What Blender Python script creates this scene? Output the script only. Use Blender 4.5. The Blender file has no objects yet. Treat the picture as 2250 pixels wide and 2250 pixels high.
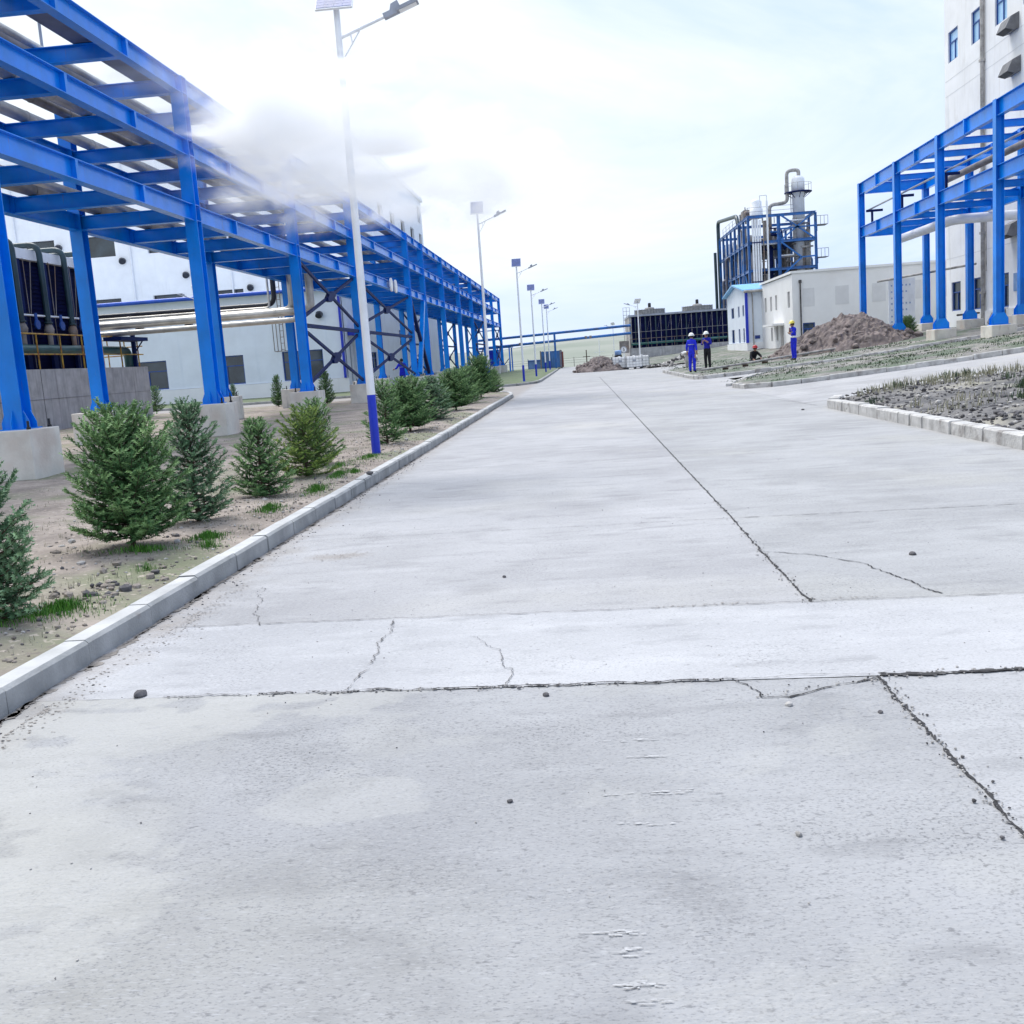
import bpy, bmesh, math, random
from mathutils import Vector, Matrix, noise
R = math.radians
sc = bpy.context.scene
col = sc.collection
rnd = random.Random(7)

# ------------------------------------------------------------------ camera
cd = bpy.data.cameras.new('camera'); cam = bpy.data.objects.new('camera', cd); col.objects.link(cam)
sc.camera = cam
cd.sensor_width = 36; cd.lens = 36.0; cd.clip_start = .05; cd.clip_end = 20000
pitch, roll, yaw = R(8.43), R(4.1), R(4.38)
f0 = Vector((-math.sin(yaw), math.cos(yaw), 0)); r0 = Vector((math.cos(yaw), math.sin(yaw), 0)); u0 = Vector((0, 0, 1))
fw = f0*math.cos(pitch) - u0*math.sin(pitch); up = u0*math.cos(pitch) + f0*math.sin(pitch)
cr = r0*math.cos(roll) - up*math.sin(roll); cu = up*math.cos(roll) + r0*math.sin(roll)
m3 = Matrix((cr, cu, -fw)).transposed()
cam.matrix_world = Matrix.Translation((0, 0, 1.35)) @ m3.to_4x4()

# ------------------------------------------------------------------ light
SUN_EL, SUN_AZ = R(62), R(-32)          # azimuth clockwise from +Y
sd = Vector((math.sin(SUN_AZ)*math.cos(SUN_EL), math.cos(SUN_AZ)*math.cos(SUN_EL), math.sin(SUN_EL)))
sl = bpy.data.lights.new('sun', 'SUN'); sl.energy = 2.3; sl.angle = R(32); sl.color = (1, .975, .94)
so = bpy.data.objects.new('sun', sl); col.objects.link(so)
so.rotation_euler = sd.to_track_quat('Z', 'Y').to_euler()
w = bpy.data.worlds.new('World'); sc.world = w; w.use_nodes = True
nt = w.node_tree; N = nt.nodes; L = nt.links
bg = N['Background']; bg.inputs['Strength'].default_value = .12
sky = N.new('ShaderNodeTexSky'); sky.sky_type = 'NISHITA'; sky.sun_disc = False
sky.sun_elevation = SUN_EL; sky.sun_rotation = SUN_AZ; sky.air_density = 1.2; sky.dust_density = 2.0; sky.ozone_density = 1.5
tc = N.new('ShaderNodeTexCoord')
mp = N.new('ShaderNodeMapping'); mp.inputs['Scale'].default_value = (1.6, 1.6, 5.0)
L.new(tc.outputs['Generated'], mp.inputs['Vector'])
cn = N.new('ShaderNodeTexNoise'); cn.inputs['Scale'].default_value = 1.5; cn.inputs['Detail'].default_value = 6; cn.inputs['Roughness'].default_value = .55
cn.inputs['Distortion'].default_value = .6
L.new(mp.outputs[0], cn.inputs['Vector'])
cr_ = N.new('ShaderNodeValToRGB')
cr_.color_ramp.elements[0].position = .34; cr_.color_ramp.elements[0].color = (.95, .95, .95, 1)
cr_.color_ramp.elements[1].position = .62; cr_.color_ramp.elements[1].color = (.985, .985, .985, 1)
L.new(cn.outputs['Fac'], cr_.inputs['Fac'])
mx = N.new('ShaderNodeMix'); mx.data_type = 'RGBA'
cn2 = N.new('ShaderNodeTexNoise'); cn2.inputs['Scale'].default_value = .9; cn2.inputs['Detail'].default_value = 7; cn2.inputs['Roughness'].default_value = .6; cn2.inputs['Distortion'].default_value = .8
L.new(mp.outputs[0], cn2.inputs['Vector'])
cr2_ = N.new('ShaderNodeValToRGB'); cr2_.color_ramp.elements[0].position = .38; cr2_.color_ramp.elements[1].position = .64
cr2_.color_ramp.elements[0].color = (.49, .62, .88, 1); cr2_.color_ramp.elements[1].color = (.745, .80, .855, 1)
sx_ = N.new('ShaderNodeSeparateXYZ'); L.new(tc.outputs['Generated'], sx_.inputs[0])
ma_ = N.new('ShaderNodeMath'); ma_.operation = 'MULTIPLY_ADD'; ma_.inputs[1].default_value = -.30
L.new(sx_.outputs['X'], ma_.inputs[0]); L.new(cn2.outputs['Fac'], ma_.inputs[2]); L.new(ma_.outputs[0], cr2_.inputs['Fac'])
vm = N.new('ShaderNodeVectorMath'); vm.operation = 'SCALE'; vm.inputs['Scale'].default_value = 7.2
L.new(cr2_.outputs['Color'], vm.inputs[0]); L.new(vm.outputs[0], mx.inputs['B'])
L.new(cr_.outputs['Color'], mx.inputs['Factor']); L.new(sky.outputs['Color'], mx.inputs['A'])
L.new(mx.outputs['Result'], bg.inputs['Color'])
sc.view_settings.view_transform = 'Standard'; sc.view_settings.look = 'None'
sc.view_settings.exposure = 0.66; sc.view_settings.gamma = 1
sc.cycles.max_bounces = 16; sc.cycles.volume_bounces = 14; sc.cycles.transparent_max_bounces = 12
sc.cycles.use_denoising = True
sc.cycles.volume_step_rate = 1.0

# ------------------------------------------------------------------ ground shape
def gz(x):
    d = max(0., x - 4.7)
    return .05*d + .00245*d*d if d <= 14 else 1.18 + .03*(d - 14)

def fbm(x, y, s, o=3):
    v = 0; a = 1; t = 0
    for i in range(o):
        v += a*noise.noise((x*s, y*s, 3.1*i)); t += a; a *= .5; s *= 2.1
    return v/t

# ------------------------------------------------------------------ materials
def mat(name, c, rough=.7, var=.08, scale=4., bump=0., bscale=40., metal=0., spec=.5, stretch=(1, 1, 1), c2=None, lo=.35, hi=.65):
    m = bpy.data.materials.new(name); m.use_nodes = True
    n = m.node_tree.nodes; l = m.node_tree.links; b = n['Principled BSDF']
    b.inputs['Roughness'].default_value = rough; b.inputs['Metallic'].default_value = metal
    b.inputs['Specular IOR Level'].default_value = spec
    t = n.new('ShaderNodeTexCoord'); mpn = n.new('ShaderNodeMapping'); mpn.inputs['Scale'].default_value = stretch
    l.new(t.outputs['Object'], mpn.inputs['Vector'])
    no = n.new('ShaderNodeTexNoise'); no.inputs['Scale'].default_value = scale; no.inputs['Detail'].default_value = 6
    no.inputs['Roughness'].default_value = .6
    l.new(mpn.outputs[0], no.inputs['Vector'])
    r = n.new('ShaderNodeValToRGB'); r.color_ramp.elements[0].position = lo; r.color_ramp.elements[1].position = hi
    ca = c2 if c2 else tuple(v*(1 - var*2) for v in c); cb = c if c2 else tuple(min(1, v*(1 + var)) for v in c)
    r.color_ramp.elements[0].color = (*ca, 1); r.color_ramp.elements[1].color = (*cb, 1)
    l.new(no.outputs['Fac'], r.inputs['Fac']); l.new(r.outputs['Color'], b.inputs['Base Color'])
    if bump:
        nb = n.new('ShaderNodeTexNoise'); nb.inputs['Scale'].default_value = bscale; nb.inputs['Detail'].default_value = 4
        l.new(mpn.outputs[0], nb.inputs['Vector'])
        bn = n.new('ShaderNodeBump'); bn.inputs['Strength'].default_value = bump; bn.inputs['Distance'].default_value = .02
        l.new(nb.outputs['Fac'], bn.inputs['Height']); l.new(bn.outputs['Normal'], b.inputs['Normal'])
    return m

def layer(m, c, scale, lo, hi, stretch=(1, 1, 1), amt=1., detail=5, seed=0.):
    """adds a second layer of stain over a material's base colour"""
    n = m.node_tree.nodes; l = m.node_tree.links; b = n['Principled BSDF']
    src = b.inputs['Base Color'].links[0].from_socket
    t = n.new('ShaderNodeTexCoord'); mpn = n.new('ShaderNodeMapping'); mpn.inputs['Scale'].default_value = stretch
    mpn.inputs['Location'].default_value = (seed, seed*.7, seed*1.3)
    l.new(t.outputs['Object'], mpn.inputs['Vector'])
    no = n.new('ShaderNodeTexNoise'); no.inputs['Scale'].default_value = scale; no.inputs['Detail'].default_value = detail
    l.new(mpn.outputs[0], no.inputs['Vector'])
    mr = n.new('ShaderNodeMapRange'); mr.inputs['From Min'].default_value = lo; mr.inputs['From Max'].default_value = hi
    mr.inputs['To Max'].default_value = amt
    l.new(no.outputs['Fac'], mr.inputs['Value'])
    x = n.new('ShaderNodeMix'); x.data_type = 'RGBA'; x.inputs['B'].default_value = (*c, 1)
    l.new(mr.outputs[0], x.inputs['Factor']); l.new(src, x.inputs['A']); l.new(x.outputs['Result'], b.inputs['Base Color'])
    return m

M = {}
BL = (.002, .245, .86)
M['blue'] = layer(mat('blue_paint', BL, .25, .07, 1.5, .02, 60, spec=.32), (.03, .10, .32), 9, .66, .8, amt=.35)
layer(M['blue'], (.012, .20, .58), 1.1, .48, .7, (2, 2, .6), .55, 6, 2.1)
layer(M['blue'], (.16, .075, .04), 3.2, .66, .76, (4, 4, .35), .4, 8, 6.4)
M['blue_plant'] = layer(mat('plant_blue', (.02, .15, .46), .35, .12, 1.2, spec=.4), (.06, .08, .14), 1.4, .5, .7, amt=.7)
M['blue_sat'] = mat('blue_gloss', (.003, .03, .52), .4, .05)
M['navy'] = mat('navy_paint', (.006, .018, .10), .6, .1, spec=.15)
M['louvre'] = mat('dark_louvre', (.004, .007, .05), .8, .2, 2, spec=.1)
M['silver'] = mat('lagging_metal', (.60, .575, .53), .42, .14, 1.2, .06, 5, metal=.7, stretch=(1, 1, 1))
M['lag'] = mat('dull_lagging', (.30, .27, .25), .45, .2, 1.2, .08, 6, metal=.5)
M['tray'] = mat('cable_tray_zinc', (.17, .17, .21), .5, .15, 2, .03, 20, metal=.3)
M['black'] = mat('black_pipe', (.02, .023, .035), .35, .2, 2)
M['green'] = mat('green_pipe', (.015, .085, .08), .35, .2, 1.5)
M['teal'] = mat('teal_pipe', (.02, .05, .065), .4, .2, 1.5)
M['tealp'] = mat('pale_teal_pipe', (.06, .24, .22), .5, .2, 1.5)
M['yellow'] = layer(mat('yellow_rail', (.45, .27, .03), .5, .15, 3), (.25, .07, .02), 5, .5, .62)
M['rust'] = mat('rusty_rail', (.20, .15, .125), .7, .25, 5)
M['white'] = layer(mat('white_wall', (.90, .905, .915), .8, .03, .8, .05, 30), (.66, .66, .66), 1.2, .58, .85, (2.5, 2.5, .25), .5)
M['bluewhite'] = layer(mat('pale_blue_wall', (.79, .85, .93), .6, .03, .8), (.58, .66, .78), .9, .58, .85, (2.5, 2.5, .25), .5)
M['towerwall'] = layer(layer(mat('render_wall', (.84, .84, .85), .85, .04, .6, .06, 25), (.62, .60, .57), 1.0, .55, .8, (3, 3, .22), .55), (.5, .47, .45), .7, .64, .85, amt=.5, seed=4)
M['beige'] = layer(mat('beige_wall', (.80, .80, .80), .85, .03, .5, .05, 25), (.68, .65, .62), .4, .5, .8, amt=.4)
M['ghost'] = mat('painted_over_patch', (.68, .68, .69), .85, .03, 2)
M['whitepaint'] = mat('white_paint', (.84, .85, .88), .35, .04, 3)
M['greypaint'] = mat('grey_paint', (.34, .36, .42), .45, .1, 3)
M['glass'] = mat('window_glass', (.03, .05, .065), .06, .3, .6, spec=.8)
M['glass_blue'] = mat('pale_window_glass', (.32, .56, .82), .12, .1, .4, spec=.6)
M['frame_blue'] = mat('blue_window_frame', (.012, .07, .32), .4, .1, 3)
M['frame_dark'] = mat('dark_window_frame', (.05, .05, .06), .5, .1, 3)
M['conc'] = layer(layer(mat('cast_concrete', (.47, .455, .45), .9, .12, 2, .25, 30), (.25, .24, .235), 2.0, .52, .72, (3, 4, .22), .8), (.5, .5, .5), 1.5, .55, .75, amt=.5, seed=3)
M['plinth'] = layer(layer(mat('pale_concrete', (.73, .695, .63), .9, .08, 2, .25, 30), (.56, .43, .35), 1.5, .48, .72, amt=.6), (.30, .29, .28), 6, .62, .72, (1, 1, .3), amt=.5)
M['kerb'] = layer(layer(mat('kerb_concrete', (.30, .305, .30), .85, .12, 2, .25, 60), (.42, .42, .415), 3.5, .45, .7, amt=.8), (.24, .21, .19), 9, .6, .75, amt=.5)
M['kerbtop'] = layer(mat('pale_kerb_top', (.52, .52, .515), .9, .1, 3, .25, 60), (.36, .34, .32), 6, .58, .72, amt=.6)  # paler colour used only on the top faces of the left kerb stones
M['kerbold'] = layer(mat('worn_kerb', (.53, .52, .505), .9, .12, 3, .5, 25), (.25, .23, .22), 5, .5, .68, amt=.8)
M['rockpale'] = mat('broken_concrete', (.50, .48, .46), .9, .2, 3, .4, 20)
M['spoil'] = layer(mat('dug_earth', (.215, .175, .165), .95, .25, 2.2, .6, 14), (.27, .23, .21), 5, .5, .7, amt=.8)
M['stone'] = mat('dark_stone', (.10, .095, .10), .9, .3, 3, .3, 20)
M['stonepale'] = mat('pale_stone', (.42, .40, .38), .9, .2, 3, .3, 20)
M['crack'] = mat('crack_fill', (.045, .043, .045), 1, .3, 30)
M['crackpale'] = mat('hairline_crack', (.15, .145, .145), 1, .3, 30)
M['wood'] = mat('bark', (.07, .045, .03), .9, .2, 20)
M['plastic'] = mat('white_plastic', (.90, .90, .90), .5, .05, 2)
M['cage'] = mat('galvanised_cage', (.32, .33, .35), .4, .1, 3, metal=.6)
M['rubber'] = mat('black_rubber', (.015, .015, .017), .6, .2, 3)
M['overall'] = mat('blue_overall', (.008, .022, .66), .8, .15, 9, .3, 14)
M['overalldk'] = mat('navy_jacket', (.006, .010, .36), .8, .15, 9, .3, 14)
M['blackcloth'] = mat('black_cloth', (.008, .008, .012), .85, .2, 9, .3, 14)
M['skin'] = mat('skin', (.36, .20, .14), .6, .05)
M['hair'] = mat('dark_hair', (.012, .01, .01), .7, .1)
M['helmet_white'] = mat('white_helmet', (.85, .86, .82), .3, .03)
M['helmet_yellow'] = mat('yellow_helmet', (.80, .66, .10), .35, .04)
M['helmet_red'] = mat('red_helmet', (.42, .01, .015), .35, .04)
M['signblue'] = mat('blue_sign_face', (.02, .05, .25), .5, .05)
M['contblue'] = layer(mat('container_blue', (.075, .20, .46), .6, .12, 2), (.18, .2, .25), 3, .58, .72, (1, 1, .3), amt=.7)
M['contpale'] = mat('pale_blue_box', (.22, .36, .62), .6, .1, 2)
M['roofblue'] = mat('light_blue_roof', (.16, .45, .80), .4, .06, 2)
M['fascia'] = mat('blue_fascia', (.02, .10, .55), .4, .1, 3, .05, 15)
M['rustgrey'] = layer(mat('weathered_steel', (.26, .23, .21), .6, .2, 1.5), (.25, .13, .07), 1.2, .5, .7, amt=.7)
M['fanshell'] = mat('fan_shell', (.27, .265, .25), .7, .15, 3)
M['hood'] = mat('grey_hood', (.17, .17, .18), .55, .15, 3, metal=.3)
M['redbrown'] = mat('terracotta', (.30, .09, .06), .6, .15, 4)

M['signpale'] = mat('faded_blue_print', (.40, .48, .66), .6, .1)
# foliage with a per-shoot tint attribute
def leaf_mat(name, a, b, tip):
    m = bpy.data.materials.new(name); m.use_nodes = True
    n = m.node_tree.nodes; l = m.node_tree.links; p = n['Principled BSDF']; p.inputs['Roughness'].default_value = .55
    p.inputs['Specular IOR Level'].default_value = .3
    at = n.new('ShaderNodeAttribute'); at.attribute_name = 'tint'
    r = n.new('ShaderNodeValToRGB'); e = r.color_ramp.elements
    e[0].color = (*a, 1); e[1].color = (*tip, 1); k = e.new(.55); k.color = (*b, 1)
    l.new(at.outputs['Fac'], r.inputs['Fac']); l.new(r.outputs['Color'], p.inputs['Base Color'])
    return m
M['spruce'] = leaf_mat('spruce_needles', (.012, .042, .012), (.062, .155, .048), (.25, .40, .15))
M['spruceblue'] = leaf_mat('blue_green_needles', (.012, .042, .018), (.062, .142, .066), (.24, .38, .20))
M['sprucegold'] = leaf_mat('yellow_green_needles', (.018, .05, .012), (.085, .165, .030), (.30, .40, .08))
M['grassgreen'] = leaf_mat('fresh_grass', (.03, .10, .01), (.06, .20, .02), (.15, .34, .05))
M['weedgreen'] = leaf_mat('weed_leaves', (.03, .055, .03), (.07, .11, .06), (.16, .20, .11))
M['grassdry'] = leaf_mat('dry_grass', (.14, .14, .09), (.34, .32, .22), (.58, .55, .42))

# soil with patches of thin grass
def soil_mat(name, a, b, g, grass_lo, grass_hi, bumpy=.6):
    m = layer(mat(name, a, .95, .1, 1.6, bumpy, 22, c2=b, lo=.35, hi=.62), g, .55, grass_lo, grass_hi, amt=.8, detail=8)
    layer(m, tuple(v*.55 for v in a), 11, .58, .66, amt=.8, detail=6, seed=2)
    layer(m, tuple(min(.8, v*1.5) for v in a), 17, .6, .68, amt=.6, detail=6, seed=5)
    return m
M['soil'] = soil_mat('dry_soil', (.37, .315, .27), (.205, .172, .148), (.165, .185, .105), .52, .62, .9)
M['clod'] = mat('soil_clod', (.29, .25, .215), .95, .25, 8, .5, 30)
M['soilgrey'] = soil_mat('grey_cinder_soil', (.20, .19, .185), (.075, .075, .08), (.36, .34, .28), .56, .68, 1.)
M['soilgreen'] = soil_mat('weedy_soil', (.30, .285, .26), (.13, .125, .12), (.075, .115, .065), .46, .56)
M['lawn'] = layer(layer(mat('thin_lawn', (.15, .19, .10), .95, .2, .8, .5, 30, c2=(.10, .125, .07)), (.34, .31, .24), 3.5, .56, .7, (.25, 1, 1), .7), (.09, .14, .05), .5, .5, .7, (.3, 1, 1), .6)
M['field'] = layer(mat('steppe', (.27, .285, .24), 1, .12, .01, c2=(.215, .24, .195)), (.35, .35, .31), .004, .5, .7)

def pits(m, c):
    n = m.node_tree.nodes; l = m.node_tree.links; b = n['Principled BSDF']
    src = b.inputs['Base Color'].links[0].from_socket; t = n.new('ShaderNodeTexCoord')
    def field(sc_, lo, hi, st, off):
        mpn = n.new('ShaderNodeMapping'); mpn.inputs['Scale'].default_value = st; mpn.inputs['Location'].default_value = (off, off, 0)
        l.new(t.outputs['Object'], mpn.inputs['Vector']); no = n.new('ShaderNodeTexNoise'); no.inputs['Scale'].default_value = sc_; no.inputs['Detail'].default_value = 3
        l.new(mpn.outputs[0], no.inputs['Vector']); mr = n.new('ShaderNodeMapRange'); mr.inputs['From Min'].default_value = lo; mr.inputs['From Max'].default_value = hi
        l.new(no.outputs['Fac'], mr.inputs['Value']); return mr.outputs[0]
    f = field(66, .57, .64, (1, 1.2, 1), 2.2); g = field(1.3, .53, .68, (1, 1, 1), 6.1)
    mu = n.new('ShaderNodeMath'); mu.operation = 'MULTIPLY'; l.new(f, mu.inputs[0]); l.new(g, mu.inputs[1])
    x = n.new('ShaderNodeMix'); x.data_type = 'RGBA'; x.inputs['B'].default_value = (*c, 1)
    l.new(mu.outputs[0], x.inputs['Factor']); l.new(src, x.inputs['A']); l.new(x.outputs['Result'], b.inputs['Base Color'])
def kerb_dirt(m, c):
    n = m.node_tree.nodes; l = m.node_tree.links; b = n['Principled BSDF']
    src = b.inputs['Base Color'].links[0].from_socket; t = n.new('ShaderNodeTexCoord'); sp = n.new('ShaderNodeSeparateXYZ'); l.new(t.outputs['Object'], sp.inputs[0])
    no = n.new('ShaderNodeTexNoise'); no.inputs['Scale'].default_value = 3.2; no.inputs['Detail'].default_value = 9; no.inputs['Roughness'].default_value = .72; l.new(t.outputs['Object'], no.inputs['Vector'])
    ad = n.new('ShaderNodeMath'); ad.operation = 'MULTIPLY_ADD'; ad.inputs[1].default_value = .9; l.new(no.outputs['Fac'], ad.inputs[0]); l.new(sp.outputs['X'], ad.inputs[2])
    mr = n.new('ShaderNodeMapRange'); mr.inputs['From Min'].default_value = -1.80; mr.inputs['From Max'].default_value = -2.12; mr.inputs['To Max'].default_value = .8; l.new(ad.outputs[0], mr.inputs['Value'])
    # one dusty patch beside the kerb
    mpn = n.new('ShaderNodeMapping'); mpn.inputs['Location'].default_value = (1.9/.33, -7.35/.2, 0); mpn.inputs['Scale'].default_value = (1/.33, 1/.2, 0); l.new(t.outputs['Object'], mpn.inputs['Vector'])
    ln = n.new('ShaderNodeVectorMath'); ln.operation = 'LENGTH'; l.new(mpn.outputs[0], ln.inputs[0])
    a2 = n.new('ShaderNodeMath'); a2.operation = 'MULTIPLY_ADD'; a2.inputs[1].default_value = 3.0; l.new(no.outputs['Fac'], a2.inputs[0]); l.new(ln.outputs['Value'], a2.inputs[2])
    m2 = n.new('ShaderNodeMapRange'); m2.inputs['From Min'].default_value = 2.3; m2.inputs['From Max'].default_value = 1.7; m2.inputs['To Max'].default_value = .7; l.new(a2.outputs[0], m2.inputs['Value'])
    mxm = n.new('ShaderNodeMath'); mxm.operation = 'MAXIMUM'; l.new(mr.outputs[0], mxm.inputs[0]); l.new(m2.outputs[0], mxm.inputs[1])
    x = n.new('ShaderNodeMix'); x.data_type = 'RGBA'; x.inputs['B'].default_value = (*c, 1)
    l.new(mxm.outputs[0], x.inputs['Factor']); l.new(src, x.inputs['A']); l.new(x.outputs['Result'], b.inputs['Base Color'])
def road_mat(name, base, dk, warm, bump):
    m = mat(name, base, .82, .05, .9, 0, 40, spec=.3)
    layer(m, dk, .55, .42, .68, amt=.85, detail=8, seed=1.7)                  # broad worn patches
    layer(m, tuple(v*1.12 for v in base), 2.6, .5, .68, (.55, 1.8, 1), .55, 8, 3.1)   # broom streaks across
    layer(m, tuple(v*.80 for v in dk), 3.6, .56, .74, (.7, 1.9, 1), .6, 9, 5.2)
    layer(m, warm, .42, .54, .75, amt=.6, detail=6, seed=8.3)
    layer(m, tuple(v*.68 for v in dk), 46, .63, .72, (.8, 1.2, 1), .7, 3, 2.9)      # pits
    layer(m, tuple(min(.9, v*1.25) for v in base), 30, .68, .74, (.5, 1.6, 1), .5, 3, 9.9)
    kerb_dirt(m, (.30, .27, .245))
    pits(m, tuple(v*.72 for v in dk))
    layer(m, tuple(v*.74 for v in dk), 130, .54, .72, (.7, 1.3, 1), .75, 2, 4.4)     # grain
    layer(m, tuple(min(.9, v*1.2) for v in base), 95, .56, .72, (.4, 1.6, 1), .6, 2, 7.7)
    layer(m, tuple(v*.80 for v in dk), 1.7, .58, .76, amt=.55, detail=10, seed=11.)
    n = m.node_tree.nodes; l = m.node_tree.links
    t = n.new('ShaderNodeTexCoord'); mpn = n.new('ShaderNodeMapping'); mpn.inputs['Scale'].default_value = (.7, 1.4, 1)
    l.new(t.outputs['Object'], mpn.inputs['Vector'])
    nb = n.new('ShaderNodeTexNoise'); nb.inputs['Scale'].default_value = 38; nb.inputs['Detail'].default_value = 5
    l.new(mpn.outputs[0], nb.inputs['Vector'])
    nc = n.new('ShaderNodeTexNoise'); nc.inputs['Scale'].default_value = 1.1; nc.inputs['Detail'].default_value = 3
    l.new(mpn.outputs[0], nc.inputs['Vector'])
    mr = n.new('ShaderNodeMapRange'); mr.inputs['From Min'].default_value = .4; mr.inputs['From Max'].default_value = .65
    mr.inputs['To Min'].default_value = bump*.35; mr.inputs['To Max'].default_value = bump
    l.new(nc.outputs['Fac'], mr.inputs['Value'])
    bn = n.new('ShaderNodeBump'); bn.inputs['Distance'].default_value = .012
    l.new(mr.outputs[0], bn.inputs['Strength'])
    l.new(nb.outputs['Fac'], bn.inputs['Height']); l.new(bn.outputs['Normal'], n['Principled BSDF'].inputs['Normal'])
    return m
M['road_near'] = road_mat('near_slab', (.345, .345, .352), (.235, .235, .245), (.325, .315, .275), .8)
M['road_nearr'] = road_mat('near_slab_right', (.385, .385, .393), (.29, .29, .298), (.385, .375, .35), .5)
M['road_strip'] = road_mat('pale_strip', (.455, .455, .467), (.345, .345, .358), (.48, .475, .45), .35)
M['road_far'] = road_mat('far_slab', (.405, .402, .41), (.30, .297, .305), (.47, .455, .42), .4)
M['road_farr'] = road_mat('far_slab_right', (.375, .375, .38), (.285, .285, .29), (.44, .43, .39), .4)
M['road_worn'] = road_mat('worn_slab', (.345, .345, .352), (.235, .235, .245), (.325, .315, .275), .9)
_n = M['road_worn'].node_tree.nodes; _l = M['road_worn'].node_tree.links; _p = _n['Principled BSDF']
_src = _p.inputs['Base Color'].links[0].from_socket
_a = _n.new('ShaderNodeAttribute'); _a.attribute_name = 'tint'
_x = _n.new('ShaderNodeMix'); _x.data_type = 'RGBA'; _x.blend_type = 'MULTIPLY'; _x.inputs['Factor'].default_value = 1
_r = _n.new('ShaderNodeValToRGB'); _r.color_ramp.elements[0].color = (1, 1, 1, 1); _r.color_ramp.elements[1].color = (1.0, 1.0, 1.0, 1)
_y = _n.new('ShaderNodeMix'); _y.data_type = 'RGBA'; _y.inputs['B'].default_value = (.475, .467, .435, 1)
_m = _n.new('ShaderNodeMath'); _m.operation = 'MULTIPLY'; _m.inputs[1].default_value = .46
_l.new(_a.outputs['Fac'], _m.inputs[0]); _l.new(_m.outputs[0], _y.inputs['Factor']); _l.new(_src, _y.inputs['A']); _l.new(_y.outputs['Result'], _p.inputs['Base Color'])
M['skim'] = road_mat('cement_skim', (.55, .545, .54), (.47, .465, .46), (.52, .50, .45), .35)
M['roaddirt'] = mat('road_dirt', (.26, .235, .215), 1, .2, 14, .4, 60)
M['chalk'] = mat('chalk_scuff', (.45, .45, .455), .9, .1, 20)

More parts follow.
